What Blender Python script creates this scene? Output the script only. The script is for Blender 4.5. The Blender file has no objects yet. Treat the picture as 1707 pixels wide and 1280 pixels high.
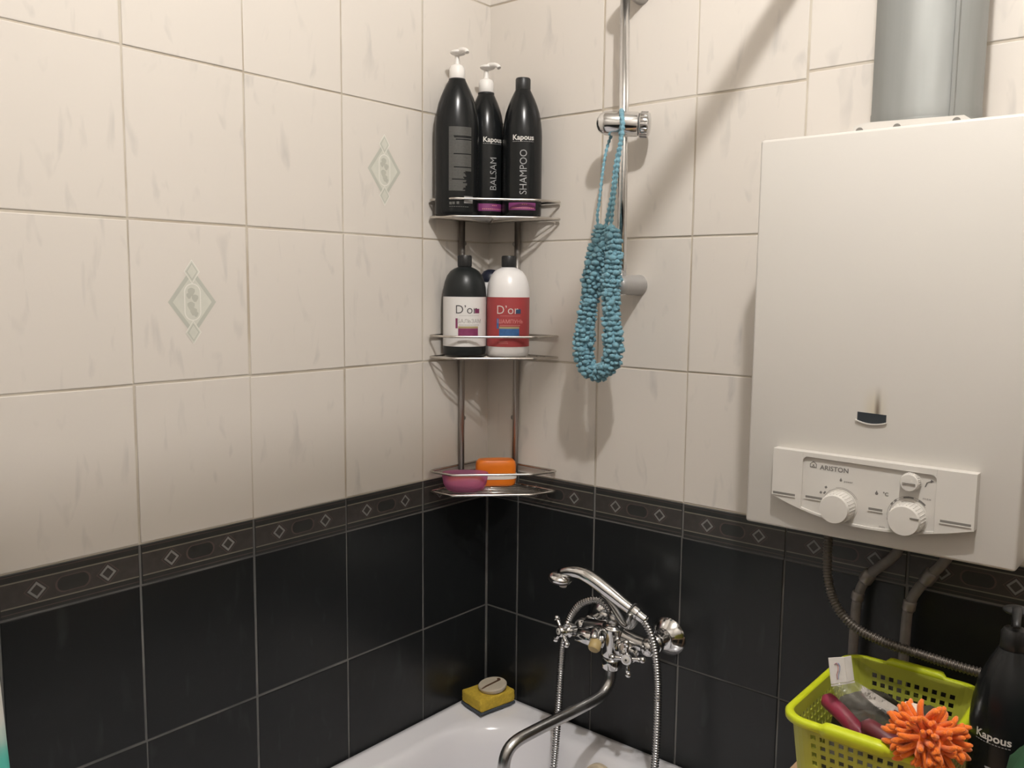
import bpy, bmesh, math, random
from mathutils import Vector, Matrix, Euler
random.seed(7)
C = bpy.context.scene.collection
S = bpy.context.scene
PI = math.pi

# ------------------------------------------------------------------ camera
F_PX = 1450.74
cam_d = bpy.data.cameras.new('camera')
cam = bpy.data.objects.new('camera', cam_d); C.objects.link(cam)
cam_d.sensor_fit = 'HORIZONTAL'; cam_d.sensor_width = 36.0
cam_d.lens = F_PX * 36.0 / 1707.0
cam_d.clip_start = 0.02
yaw, pitch, roll = 2.2709, -0.1108, 0.0103
d = Vector((math.cos(pitch)*math.cos(yaw), math.cos(pitch)*math.sin(yaw), math.sin(pitch)))
r = d.cross(Vector((0, 0, 1))).normalized(); u = r.cross(d)
rr = r*math.cos(roll) + u*math.sin(roll); uu = u*math.cos(roll) - r*math.sin(roll)
M = Matrix((rr, uu, -d)).transposed().to_4x4()
M.translation = Vector((1.2685, -1.4230, 0.3975))
cam.matrix_world = M
S.camera = cam

# ------------------------------------------------------------------ world, lamp, exposure
w = bpy.data.worlds.new('world'); S.world = w; w.use_nodes = True
w.node_tree.nodes['Background'].inputs[0].default_value = (1, 0.9, 0.8, 1)
w.node_tree.nodes['Background'].inputs[1].default_value = 0.05
ld = bpy.data.lights.new('ceiling_bulb', 'POINT')
ld.energy = 47.5; ld.color = (1.0, 0.975, 0.958); ld.shadow_soft_size = 0.026
lo = bpy.data.objects.new('ceiling_bulb', ld); C.objects.link(lo); lo.location = (1.09, -.88, 1.455)
vs = S.view_settings
S.display_settings.display_device = 'sRGB'
vs.view_transform = 'Standard'; vs.look = 'None'; vs.exposure = 0.0; vs.gamma = 1.0
vs.use_curve_mapping = False

# ------------------------------------------------------------------ materials
def srgb(r, g, b):
    f = lambda c: (c/255/12.92) if c/255 <= .04045 else ((c/255+.055)/1.055)**2.4
    return (f(r), f(g), f(b), 1)

class N:
    def __init__(s, name):
        s.m = bpy.data.materials.new(name); s.m.use_nodes = True
        s.t = s.m.node_tree; s.b = s.t.nodes['Principled BSDF']
    def n(s, typ, **k):
        x = s.t.nodes.new(typ)
        for a, v in k.items(): setattr(x, a, v)
        return x
    def l(s, a, b): s.t.links.new(a, b)
    def set(s, **k):
        names = {'col': 'Base Color', 'rough': 'Roughness', 'metal': 'Metallic', 'trans': 'Transmission Weight',
                 'ior': 'IOR', 'spec': 'Specular IOR Level', 'coat': 'Coat Weight', 'sheen': 'Sheen Weight', 'alpha': 'Alpha',
                 'sss': 'Subsurface Weight', 'coatr': 'Coat Roughness'}
        for a, v in k.items(): s.b.inputs[names[a]].default_value = v
        return s

def plain(name, col, rough=.5, metal=0., noise=.06, nscale=30., bump=0., bscale=200., **k):
    """a flat colour broken by a faint procedural noise"""
    q = N(name).set(rough=rough, metal=metal, **k)
    tc = q.n('ShaderNodeTexCoord'); nz = q.n('ShaderNodeTexNoise'); nz.inputs['Scale'].default_value = nscale
    nz.inputs['Detail'].default_value = 4
    q.l(tc.outputs['Object'], nz.inputs['Vector'])
    mx = q.n('ShaderNodeMix', data_type='RGBA')
    mx.inputs[6].default_value = tuple(c*(1-noise) for c in col[:3])+(1,)
    mx.inputs[7].default_value = tuple(min(1, c*(1+noise)) for c in col[:3])+(1,)
    q.l(nz.outputs['Fac'], mx.inputs[0]); q.l(mx.outputs[2], q.b.inputs['Base Color'])
    if bump:
        n2 = q.n('ShaderNodeTexNoise'); n2.inputs['Scale'].default_value = bscale; q.l(tc.outputs['Object'], n2.inputs['Vector'])
        bp = q.n('ShaderNodeBump'); bp.inputs['Strength'].default_value = bump; bp.inputs['Distance'].default_value = .002
        q.l(n2.outputs['Fac'], bp.inputs['Height']); q.l(bp.outputs[0], q.b.inputs['Normal'])
    return q.m

def tile_mat(name, base, vein, lo_, hi_, rough, strength, spec=.5):
    """marbled glaze: slanted streaks that differ from tile to tile, gently wavy surface"""
    q = N(name).set(rough=rough, spec=spec)
    tc = q.n('ShaderNodeTexCoord'); oi = q.n('ShaderNodeObjectInfo')
    ml = q.n('ShaderNodeVectorMath', operation='SCALE'); ml.inputs[0].default_value = (37, 0, 53)
    q.l(oi.outputs['Random'], ml.inputs['Scale'])
    mp = q.n('ShaderNodeMapping'); mp.inputs['Rotation'].default_value = (0, -.45, 0); mp.inputs['Scale'].default_value = (34, 1, 11)
    ad = q.n('ShaderNodeVectorMath', operation='ADD')
    q.l(tc.outputs['Object'], mp.inputs['Vector']); q.l(mp.outputs[0], ad.inputs[0]); q.l(ml.outputs[0], ad.inputs[1])
    nz = q.n('ShaderNodeTexNoise'); nz.inputs['Scale'].default_value = 1.0; nz.inputs['Detail'].default_value = 3; nz.inputs['Roughness'].default_value = .45
    nz.inputs['Distortion'].default_value = .5
    q.l(ad.outputs[0], nz.inputs['Vector'])
    rp = q.n('ShaderNodeMapRange'); rp.inputs['From Min'].default_value = lo_; rp.inputs['From Max'].default_value = hi_
    rp.inputs['To Max'].default_value = strength
    q.l(nz.outputs['Fac'], rp.inputs['Value'])
    mx = q.n('ShaderNodeMix', data_type='RGBA'); mx.inputs[6].default_value = base; mx.inputs[7].default_value = vein
    q.l(rp.outputs[0], mx.inputs[0]); q.l(mx.outputs[2], q.b.inputs['Base Color'])
    n2 = q.n('ShaderNodeTexNoise'); n2.inputs['Scale'].default_value = 22; n2.inputs['Detail'].default_value = 1
    a2 = q.n('ShaderNodeVectorMath', operation='ADD'); q.l(tc.outputs['Object'], a2.inputs[0]); q.l(ml.outputs[0], a2.inputs[1])
    q.l(a2.outputs[0], n2.inputs['Vector'])
    bp = q.n('ShaderNodeBump'); bp.inputs['Strength'].default_value = .35; bp.inputs['Distance'].default_value = .002
    q.l(n2.outputs['Fac'], bp.inputs['Height']); q.l(bp.outputs[0], q.b.inputs['Normal'])
    return q.m

def grout_mat(name, a, b):
    q = N(name).set(rough=.9)
    tc = q.n('ShaderNodeTexCoord'); nz = q.n('ShaderNodeTexNoise'); nz.inputs['Scale'].default_value = 9; nz.inputs['Detail'].default_value = 5
    q.l(tc.outputs['Object'], nz.inputs['Vector'])
    rp = q.n('ShaderNodeMapRange'); rp.inputs['From Min'].default_value = .42; rp.inputs['From Max'].default_value = .62
    q.l(nz.outputs['Fac'], rp.inputs['Value'])
    mx = q.n('ShaderNodeMix', data_type='RGBA'); mx.inputs[6].default_value = a; mx.inputs[7].default_value = b
    q.l(rp.outputs[0], mx.inputs[0]); q.l(mx.outputs[2], q.b.inputs['Base Color'])
    return q.m

m_white_tile = tile_mat('white_marbled_glaze', (.66, .615, .56, 1), (.40, .385, .37, 1), .60, .80, .24, .50, spec=.30)
m_black_tile = tile_mat('black_marbled_glaze', (.0125, .0138, .0145, 1), (.05, .056, .056, 1), .60, .90, .28, .55, spec=.4)
m_border = plain('border_glaze', (.028, .029, .028, 1), .35, noise=.25, nscale=40)
m_border_mid = plain('border_field', (.046, .041, .038, 1), .4, noise=.35, nscale=60)
m_border_line = plain('border_line', (.17, .16, .125, 1), .45, noise=.2)
m_border_grey = plain('border_diamond', (.20, .20, .19, 1), .45, noise=.2)
m_border_brown = plain('border_ring', (.085, .062, .055, 1), .45, noise=.3)
m_grout_w = grout_mat('pale_grout', (.55, .50, .42, 1), (.43, .37, .29, 1))
m_grout_d = grout_mat('dark_grout', (.16, .155, .145, 1), (.10, .10, .097, 1))
m_orn_d = plain('ornament_frame', (.47, .475, .415, 1), .3, noise=.08)
m_orn_l = plain('ornament_field', (.60, .595, .525, 1), .3, noise=.10, nscale=50)
m_orn_w = plain('ornament_outline', (.74, .72, .66, 1), .3, noise=.03)
m_orn_m = plain('ornament_motif', (.46, .46, .40, 1), .3, noise=.15)
m_plaster = plain('ceiling_paint', (.60, .57, .52, 1), .9)
m_roomwall = plain('far_tiles', (.46, .43, .39, 1), .5)
m_darkwall = plain('far_black_tiles', (.016, .018, .019, 1), .3)
m_floor = plain('floor_tiles', (.16, .13, .11, 1), .5, noise=.2, nscale=6)
m_chrome = plain('chrome', (.74, .74, .74, 1), .12, 1., noise=.02)
m_chrome_d = plain('dull_chrome', (.52, .52, .52, 1), .27, 1., noise=.06, nscale=60)
m_wire = plain('chromed_wire', (.60, .57, .53, 1), .22, 1., noise=.05)
m_post = plain('worn_chrome_post', (.40, .37, .34, 1), .34, .9, noise=.08)
m_enamel = plain('white_bath_enamel', (.74, .735, .735, 1), .12, noise=.02, coat=.4)
m_casing = None
m_plastic_w = plain('white_plastic', (.59, .565, .525, 1), .35, noise=.02)
m_pump = plain('white_pump_plastic', (.80, .775, .74, 1), .4, noise=.02)
m_black_pl = plain('black_bottle_plastic', (.0085, .0095, .0100, 1), .22, noise=.1, spec=.3)
m_blackcap = plain('black_cap_plastic', (.012, .0125, .013, 1), .42, noise=.1)
m_dor_black = plain('satin_black_plastic', (.013, .0155, .016, 1), .34, noise=.1, spec=.35)
m_dor_white = plain('satin_white_plastic', (.80, .78, .77, 1), .3, noise=.02)
m_paper_w = plain('white_label_paper', (.74, .72, .70, 1), .5, noise=.02)
m_paper_r = plain('red_label_paper', (.34, .045, .048, 1), .45, noise=.05)
m_ink_d = plain('dark_ink', (.045, .045, .045, 1), .5)
m_ink_g = plain('grey_ink', (.33, .31, .29, 1), .5)
m_ink_p2 = plain('panel_ink', (.16, .15, .14, 1), .5)
m_ink_w = plain('white_ink', (.62, .60, .56, 1), .5)
m_ink_p = plain('pink_ink', (.62, .27, .25, 1), .5)
m_ink_s = plain('silver_ink', (.30, .30, .30, 1), .4)
m_ink_s2 = plain('dim_silver_ink', (.085, .084, .078, 1), .4, noise=.3, nscale=300)
m_mag = plain('magenta_print', (.20, .035, .15, 1), .45)
m_mag2 = plain('dark_magenta_print', (.10, .018, .075, 1), .45)
m_plum = plain('plum_print', (.20, .03, .10, 1), .5, noise=.3, nscale=120)
m_olive = plain('olive_print', (.36, .29, .14, 1), .5)
m_blue = plain('blue_print', (.035, .12, .30, 1), .5, noise=.4, nscale=120)
m_steelblue = plain('dusk_blue_print', (.02, .06, .13, 1), .5)
m_flue = None
m_dark = plain('slot_shade_and_dark_parts', (.16, .15, .135, 1), .8)  # dark grey paints the shade in the panel slots; also small dark parts
m_window = plain('dark_sight_glass', (.028, .034, .04, 1), .25)
m_pipe = plain('grey_painted_pipe', (.17, .155, .145, 1), .5, noise=.3, nscale=60)
m_pipe2 = plain('bare_fitting', (.26, .24, .225, 1), .4, .6, noise=.2)
m_corr = plain('corrugated_hose', (.13, .115, .10, 1), .35, .7, noise=.1)
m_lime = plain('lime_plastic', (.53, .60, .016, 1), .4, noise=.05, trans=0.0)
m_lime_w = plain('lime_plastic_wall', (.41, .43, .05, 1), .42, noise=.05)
m_orange_p = plain('orange_plastic', (.82, .20, .012, 1), .35, noise=.05)
m_band_w = plain('white_band_plastic', (.82, .78, .72, 1), .35, noise=.03)
m_orange_f = plain('orange_chenille', (.86, .19, .015, 1), .95, noise=.15, nscale=300, bump=.6, bscale=900, sheen=.3)
m_orange_b = plain('pale_backing', (.70, .60, .50, 1), .9)
m_table = plain('tan_laminate', (.55, .36, .215, 1), .5, noise=.1, nscale=12)
m_yarn = plain('blue_yarn', (.165, .345, .425, 1), .95, noise=.38, nscale=70, bump=.7, bscale=700, sheen=.25)
m_sponge_y = plain('yellow_foam', (.62, .43, .045, 1), .95, noise=.25, nscale=160, bump=.9, bscale=380)
m_sponge_b = plain('blue_grey_scourer', (.075, .09, .11, 1), .95, noise=.35, nscale=300, bump=.8, bscale=700)
m_stone = plain('beige_plug', (.56, .49, .38, 1), .7, noise=.12, nscale=60, bump=.2)
m_rust = plain('rusty_brown', (.09, .045, .022, 1), .9, noise=.3)
m_pink_h = plain('dark_pink_plastic', (.26, .02, .055, 1), .4)
m_red_h = plain('dark_red_plastic', (.12, .018, .025, 1), .45)
m_card = plain('white_card', (.74, .71, .68, 1), .45)
m_card_b = plain('blue_card_print', (.30, .33, .50, 1), .5)
m_card_r = plain('red_card_print', (.50, .24, .24, 1), .5)
m_contents = plain('dark_olive_contents', (.045, .040, .026, 1), .7, noise=.4, nscale=60)
m_green = plain('green_mesh', (.018, .075, .03, 1), .9, noise=.4, nscale=60)
m_cream = plain('cream_plastic', (.66, .56, .41, 1), .4)
m_knob_y = plain('yellowed_plastic', (.48, .36, .16, 1), .4)
m_bracket = plain('grey_plastic', (.42, .41, .40, 1), .3, .35)
m_jet_d = plain('dark_shower_face', (.05, .04, .04, 1), .4)
m_jet_o = plain('amber_button', (.55, .30, .10, 1), .4)
m_navy = plain('navy_cap', (.015, .018, .035, 1), .4)
m_soap = plain('olive_yellow_soap', (.46, .30, .055, 1), .5)
m_mould = None

def casing_mat():
    """white enamelled steel with one sooty scorch above the sight hole"""
    q = N('white_enamel_casing').set(rough=.33)
    tc = q.n('ShaderNodeTexCoord'); sx = q.n('ShaderNodeSeparateXYZ'); q.l(tc.outputs['Object'], sx.inputs[0])
    def band(sock, c, wd):
        s = q.n('ShaderNodeMath', operation='SUBTRACT'); q.l(sock, s.inputs[0]); s.inputs[1].default_value = c
        a = q.n('ShaderNodeMath', operation='ABSOLUTE'); q.l(s.outputs[0], a.inputs[0])
        mr = q.n('ShaderNodeMapRange', interpolation_type='SMOOTHSTEP'); q.l(a.outputs[0], mr.inputs['Value'])
        mr.inputs['From Min'].default_value = 0; mr.inputs['From Max'].default_value = wd
        mr.inputs['To Min'].default_value = 1; mr.inputs['To Max'].default_value = 0
        return mr.outputs[0]
    def times(a, b):
        m = q.n('ShaderNodeMath', operation='MULTIPLY'); q.l(a, m.inputs[0]); q.l(b, m.inputs[1]); return m.outputs[0]
    up = q.n('ShaderNodeMapRange', interpolation_type='SMOOTHSTEP'); q.l(sx.outputs['Z'], up.inputs['Value'])
    up.inputs['From Min'].default_value = SOOT_Z; up.inputs['From Max'].default_value = SOOT_Z+.042
    up.inputs['To Min'].default_value = 1; up.inputs['To Max'].default_value = 0
    lo2 = q.n('ShaderNodeMath', operation='GREATER_THAN'); q.l(sx.outputs['Z'], lo2.inputs[0]); lo2.inputs[1].default_value = SOOT_Z-.012
    core = times(times(band(sx.outputs['X'], SOOT_X, .006), up.outputs[0]), lo2.outputs[0])
    halo = times(times(band(sx.outputs['X'], SOOT_X-.004, .021), up.outputs[0]), lo2.outputs[0])
    nz = q.n('ShaderNodeTexNoise'); nz.inputs['Scale'].default_value = 6; q.l(tc.outputs['Object'], nz.inputs['Vector'])
    m0 = q.n('ShaderNodeMix', data_type='RGBA'); m0.inputs[6].default_value = (.56, .535, .495, 1); m0.inputs[7].default_value = (.585, .56, .52, 1)
    q.l(nz.outputs['Fac'], m0.inputs[0])
    hm = q.n('ShaderNodeMath', operation='MULTIPLY'); q.l(halo, hm.inputs[0]); hm.inputs[1].default_value = .45
    m1 = q.n('ShaderNodeMix', data_type='RGBA'); q.l(hm.outputs[0], m1.inputs[0]); q.l(m0.outputs[2], m1.inputs[6]); m1.inputs[7].default_value = (.50, .42, .25, 1)
    cm = q.n('ShaderNodeMath', operation='MULTIPLY'); q.l(core, cm.inputs[0]); cm.inputs[1].default_value = .85
    m2 = q.n('ShaderNodeMix', data_type='RGBA'); q.l(cm.outputs[0], m2.inputs[0]); q.l(m1.outputs[2], m2.inputs[6]); m2.inputs[7].default_value = (.10, .07, .05, 1)
    q.l(m2.outputs[2], q.b.inputs['Base Color'])
    return q.m

def flue_mat():
    q = N('satin_galvanised_flue').set(rough=.66, metal=.45, spec=.3)
    tc = q.n('ShaderNodeTexCoord'); mp = q.n('ShaderNodeMapping'); mp.inputs['Scale'].default_value = (40, 40, 2.2)
    nz = q.n('ShaderNodeTexNoise'); nz.inputs['Scale'].default_value = 1.2; nz.inputs['Detail'].default_value = 3
    q.l(tc.outputs['Object'], mp.inputs[0]); q.l(mp.outputs[0], nz.inputs['Vector'])
    mx = q.n('ShaderNodeMix', data_type='RGBA'); mx.inputs[6].default_value = (.20, .205, .195, 1); mx.inputs[7].default_value = (.28, .285, .272, 1)
    q.l(nz.outputs['Fac'], mx.inputs[0]); q.l(mx.outputs[2], q.b.inputs['Base Color'])
    n2 = q.n('ShaderNodeTexNoise'); n2.inputs['Scale'].default_value = 5; mp2 = q.n('ShaderNodeMapping'); mp2.inputs['Scale'].default_value = (3, 3, 1)
    q.l(tc.outputs['Object'], mp2.inputs[0]); q.l(mp2.outputs[0], n2.inputs['Vector'])
    bp = q.n('ShaderNodeBump'); bp.inputs['Strength'].default_value = .5; bp.inputs['Distance'].default_value = .012
    q.l(n2.outputs['Fac'], bp.inputs['Height']); q.l(bp.outputs[0], q.b.inputs['Normal'])
    return q.m

def film_mat():
    m = bpy.data.materials.new('clear_plastic_film'); m.use_nodes = True; t = m.node_tree
    for x in list(t.nodes): t.nodes.remove(x)
    o = t.nodes.new('ShaderNodeOutputMaterial'); mix = t.nodes.new('ShaderNodeMixShader')
    tr = t.nodes.new('ShaderNodeBsdfTransparent'); tr.inputs[0].default_value = (.90, .90, .88, 1)
    gl = t.nodes.new('ShaderNodeBsdfGlossy'); gl.inputs['Roughness'].default_value = .22; gl.inputs[0].default_value = (.8, .8, .8, 1)
    nz = t.nodes.new('ShaderNodeTexNoise'); nz.inputs['Scale'].default_value = 14
    bp = t.nodes.new('ShaderNodeBump'); bp.inputs['Strength'].default_value = .35; bp.inputs['Distance'].default_value = .003
    t.links.new(nz.outputs['Fac'], bp.inputs['Height']); t.links.new(bp.outputs[0], gl.inputs['Normal'])
    fr = t.nodes.new('ShaderNodeFresnel'); fr.inputs[0].default_value = 1.55
    ad = t.nodes.new('ShaderNodeMath'); ad.operation = 'ADD'; ad.inputs[1].default_value = .05
    t.links.new(fr.outputs[0], ad.inputs[0])
    t.links.new(ad.outputs[0], mix.inputs[0]); t.links.new(tr.outputs[0], mix.inputs[1]); t.links.new(gl.outputs[0], mix.inputs[2])
    t.links.new(mix.outputs[0], o.inputs[0])
    return m
m_film = film_mat()

def pink_mat():
    q = N('translucent_pink_plastic').set(rough=.35, trans=.75, ior=1.08)
    tc = q.n('ShaderNodeTexCoord'); nz = q.n('ShaderNodeTexNoise'); nz.inputs['Scale'].default_value = 20; q.l(tc.outputs['Object'], nz.inputs[0])
    mx = q.n('ShaderNodeMix', data_type='RGBA'); mx.inputs[6].default_value = (.92, .36, .62, 1); mx.inputs[7].default_value = (.95, .42, .68, 1)
    q.l(nz.outputs['Fac'], mx.inputs[0]); q.l(mx.outputs[2], q.b.inputs['Base Color'])
    return q.m
m_pink = pink_mat()

def curtain_mat():
    q = N('white_terry_with_teal_print').set(rough=.8)
    tc = q.n('ShaderNodeTexCoord'); nz = q.n('ShaderNodeTexNoise'); nz.inputs['Scale'].default_value = 6.5; q.l(tc.outputs['Object'], nz.inputs[0])
    sx = q.n('ShaderNodeSeparateXYZ'); q.l(tc.outputs['Object'], sx.inputs[0])
    hz = q.n('ShaderNodeMapRange', interpolation_type='SMOOTHSTEP'); hz.inputs['From Min'].default_value = -.155; hz.inputs['From Max'].default_value = -.225
    q.l(sx.outputs['Z'], hz.inputs['Value'])
    r1 = q.n('ShaderNodeMapRange'); r1.inputs['From Min'].default_value = .36; r1.inputs['From Max'].default_value = .46; q.l(nz.outputs['Fac'], r1.inputs['Value'])
    mu = q.n('ShaderNodeMath', operation='MULTIPLY'); q.l(hz.outputs[0], mu.inputs[0]); q.l(r1.outputs[0], mu.inputs[1])
    mx = q.n('ShaderNodeMix', data_type='RGBA'); q.l(mu.outputs[0], mx.inputs[0])
    mx.inputs[6].default_value = (.70, .68, .63, 1); mx.inputs[7].default_value = (.10, .52, .43, 1)
    q.l(mx.outputs[2], q.b.inputs['Base Color'])
    return q.m
m_curtain = curtain_mat()

# ------------------------------------------------------------------ geometry helpers
def link_mesh(name, bm, mats, parent=None, smooth=False, loc=None, rot=None, autos=None):
    me = bpy.data.meshes.new(name); bm.normal_update(); bm.to_mesh(me); bm.free()
    for m in (mats if isinstance(mats, (list, tuple)) else [mats]): me.materials.append(m)
    if smooth:
        for p in me.polygons: p.use_smooth = True
        if autos: 
            try: me.set_sharp_from_angle(angle=autos)
            except Exception: pass
    o = bpy.data.objects.new(name, me); C.objects.link(o)
    if loc is not None: o.location = loc
    if rot is not None: o.rotation_euler = rot
    if parent is not None: o.parent = parent
    return o

def tag(o, label, cat, group=None):
    o['label'] = label; o['category'] = cat
    if group: o['group'] = group
    return o

def thing(name, label, cat, loc=(0, 0, 0), rotz=0, group=None):
    o = bpy.data.objects.new(name, None); C.objects.link(o); o.empty_display_size = .05
    o.location = loc; o.rotation_euler = (0, 0, rotz)
    return tag(o, label, cat, group)

def box(bm, lo_, hi_, bev=0., seg=2, mi=0):
    vs_ = [bm.verts.new((x, y, z)) for x in (lo_[0], hi_[0]) for y in (lo_[1], hi_[1]) for z in (lo_[2], hi_[2])]
    idx = [(0, 1, 3, 2), (4, 6, 7, 5), (0, 4, 5, 1), (2, 3, 7, 6), (0, 2, 6, 4), (1, 5, 7, 3)]
    fs = [bm.faces.new([vs_[i] for i in f]) for f in idx]
    for f in fs: f.material_index = mi
    if bev:
        es = list({e for f in fs for e in f.edges})
        bmesh.ops.bevel(bm, geom=es, offset=bev, segments=seg, profile=.5, affect='EDGES')
    return bm

def lathe(bm, prof, n=32, sx=1., sy=1., c=(0, 0, 0), mi=0, cap=True, M4=None, sq=None):
    rings = []
    for (r_, z) in prof:
        ring = []
        for k in range(n):
            a = 2*PI*k/n; ca, sa = math.cos(a), math.sin(a)
            if sq:
                ca = math.copysign(abs(ca)**sq, ca); sa = math.copysign(abs(sa)**sq, sa)
            p = Vector((c[0]+r_*sx*ca, c[1]+r_*sy*sa, c[2]+z))
            if M4: p = M4 @ p
            ring.append(bm.verts.new(p))
        rings.append(ring)
    for a, b in zip(rings[:-1], rings[1:]):
        for k in range(n):
            f = bm.faces.new((a[k], a[(k+1) % n], b[(k+1) % n], b[k])); f.material_index = mi; f.smooth = True
    if cap:
        f = bm.faces.new(list(reversed(rings[0]))); f.material_index = mi
        f = bm.faces.new(rings[-1]); f.material_index = mi
    return bm

def catmull(pts, step=.01, closed=False):
    P = [Vector(p) for p in pts]
    out = []
    n = len(P)
    for i in range(n if closed else n-1):
        p1, p2 = P[i], P[(i+1) % n]
        p0 = P[i-1] if (i > 0 or closed) else p1*2-p2
        p3 = P[(i+2) % n] if (i+2 < n or closed) else p2*2-p1
        k = max(2, int((p2-p1).length/step))
        for j in range(k):
            t = j/k
            out.append(.5*((2*p1)+(p2-p0)*t+(2*p0-5*p1+4*p2-p3)*t*t+(3*p1-p0-3*p2+p3)*t**3))
    if not closed: out.append(P[-1])
    return out

def tube(bm, pts, rad, n=8, closed=False, mi=0, cap=True, flat=1.):
    P = [Vector(p) for p in pts]; m = len(P)
    R = rad if hasattr(rad, '__len__') else [rad]*m
    rings = []; nrm = None
    for i in range(m):
        if closed: t = P[(i+1) % m]-P[i-1]
        else: t = P[min(i+1, m-1)]-P[max(i-1, 0)]
        t.normalize()
        if nrm is None:
            nrm = t.cross(Vector((.13, .21, .97)))
            if nrm.length < .05: nrm = t.cross(Vector((1, 0, 0)))
        nrm = nrm-t*nrm.dot(t); nrm.normalize(); bn = t.cross(nrm)
        rings.append([bm.verts.new(P[i]+(nrm*math.cos(2*PI*k/n)+bn*math.sin(2*PI*k/n)*flat)*R[i]) for k in range(n)])
    for i in range(m if closed else m-1):
        a, b = rings[i], rings[(i+1) % m]
        off = 0
        if closed and i == m-1:
            off = min(range(n), key=lambda s: (a[0].co-b[s].co).length)
        for k in range(n):
            f = bm.faces.new((a[k], a[(k+1) % n], b[(k+1+off) % n], b[(k+off) % n])); f.smooth = True; f.material_index = mi
    if cap and not closed:
        bm.faces.new(list(reversed(rings[0]))).material_index = mi; bm.faces.new(rings[-1]).material_index = mi
    return bm

def ball(bm, c, r_, sub=2, mi=0, sc=(1, 1, 1)):
    res = bmesh.ops.create_icosphere(bm, subdivisions=sub, radius=r_)
    for v in res['verts']:
        v.co = Vector((v.co.x*sc[0], v.co.y*sc[1], v.co.z*sc[2]))+Vector(c)
    fs = {f for v in res['verts'] for f in v.link_faces}
    for f in fs: f.smooth = True; f.material_index = mi
    return res['verts']

def prism(bm, poly, depth, frame=None, mi=0):
    """poly in local (u,v), extruded by depth along local n; frame maps (u,v,n) to space"""
    fr = frame or (lambda a, b, c: Vector((a, -c, b)))
    A = [bm.verts.new(fr(p[0], p[1], 0)) for p in poly]; B = [bm.verts.new(fr(p[0], p[1], depth)) for p in poly]
    n = len(poly)
    fs = [bm.faces.new(list(reversed(A))), bm.faces.new(B)]
    for i in range(n): fs.append(bm.faces.new((A[i], A[(i+1) % n], B[(i+1) % n], B[i])))
    for f in fs: f.material_index = mi
    return fs

def axis_mat(p, dirv):
    q = Vector((0, 0, 1)).rotation_difference(Vector(dirv).normalized())
    return Matrix.Translation(Vector(p)) @ q.to_matrix().to_4x4()

_txt = {}
def text2d(s, size=1., sx=1., bold=0.):
    """(verts, faces) of a line of lettering, lower left at 0,0, cap height = size"""
    key = (s, bold)
    if key not in _txt:
        cu = bpy.data.curves.new('lettering', 'FONT'); cu.body = s; cu.size = 1.0; cu.resolution_u = 3; cu.offset = bold
        o = bpy.data.objects.new('lettering', cu); C.objects.link(o)
        bpy.context.view_layer.update()
        me = bpy.data.meshes.new_from_object(o.evaluated_get(bpy.context.evaluated_depsgraph_get()))
        _txt[key] = ([tuple(v.co[:2]) for v in me.vertices], [tuple(p.vertices) for p in me.polygons])
        bpy.data.objects.remove(o); bpy.data.curves.remove(cu); bpy.data.meshes.remove(me)
    V, Fc = _txt[key]
    x0 = min(v[0] for v in V); k = size/.70
    return [((v[0]-x0)*k*sx, v[1]*k) for v in V], Fc

def put_text(bm, s, size, fn, sx=1., bold=0., center=True, vertical=False, mi=0):
    """fn(u,v)->Vector"""
    V, Fc = text2d(s, size, sx, bold)
    wd = max(v[0] for v in V)
    vv = []
    for a, b in V:
        if center: a -= wd/2
        b -= size/2
        if vertical: a, b = -b, a
        vv.append(bm.verts.new(fn(a, b)))
    for f in Fc:
        try: bm.faces.new([vv[i] for i in f]).material_index = mi
        except ValueError: pass
    return wd

def patch(bm, fn, u0, u1, v0, v1, nu=6, mi=0):
    row0 = [bm.verts.new(fn(u0+(u1-u0)*i/nu, v0)) for i in range(nu+1)]
    row1 = [bm.verts.new(fn(u0+(u1-u0)*i/nu, v1)) for i in range(nu+1)]
    for i in range(nu):
        f = bm.faces.new((row0[i], row0[i+1], row1[i+1], row1[i])); f.material_index = mi; f.smooth = True

# ------------------------------------------------------------------ room shell
FLOOR = -1.12; CEIL = 1.56; X1 = 1.78; Y1 = -1.80
YL, XR = .1974, .0901
H = .2458; BORD = .0643; DH = .2525
G = .0036                      # joint width
def structure(name, bm, mats, **k):
    o = link_mesh(name, bm, mats, **k); o['kind'] = 'structure'; return o

bm = bmesh.new(); box(bm, (-.12, Y1-.1, FLOOR-.1), (X1+.1, .12, FLOOR)); structure('floor', bm, m_floor)
bm = bmesh.new(); box(bm, (-.12, Y1-.1, CEIL), (X1+.1, .12, CEIL+.1)); structure('ceiling', bm, m_plaster)
def shell_wall(name, lo_, hi_):
    bm = bmesh.new()
    a = list(lo_); b = list(hi_)
    box(bm, (a[0], a[1], -.0004), (b[0], b[1], CEIL), mi=0)
    box(bm, (a[0], a[1], FLOOR), (b[0], b[1], -.0004), mi=1)
    return structure(name, bm, [m_grout_w, m_grout_d])
T = .0013
wall_left = shell_wall('wall_left', (-.12, Y1-.1, 0), (-T, .12, 0))
wall_back = shell_wall('wall_back', (-T, T, 0), (X1+.1, .12, 0))
for nm_, a_, b_ in (('wall_right', (X1, Y1-.1), (X1+.1, .0)), ('wall_front', (.0, Y1-.1), (X1, Y1))):
    bm = bmesh.new(); box(bm, a_+(FLOOR,), b_+(-BORD,), mi=1); box(bm, a_+(-BORD,), b_+(CEIL,)); structure(nm_, bm, [m_roomwall, m_darkwall])

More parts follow.
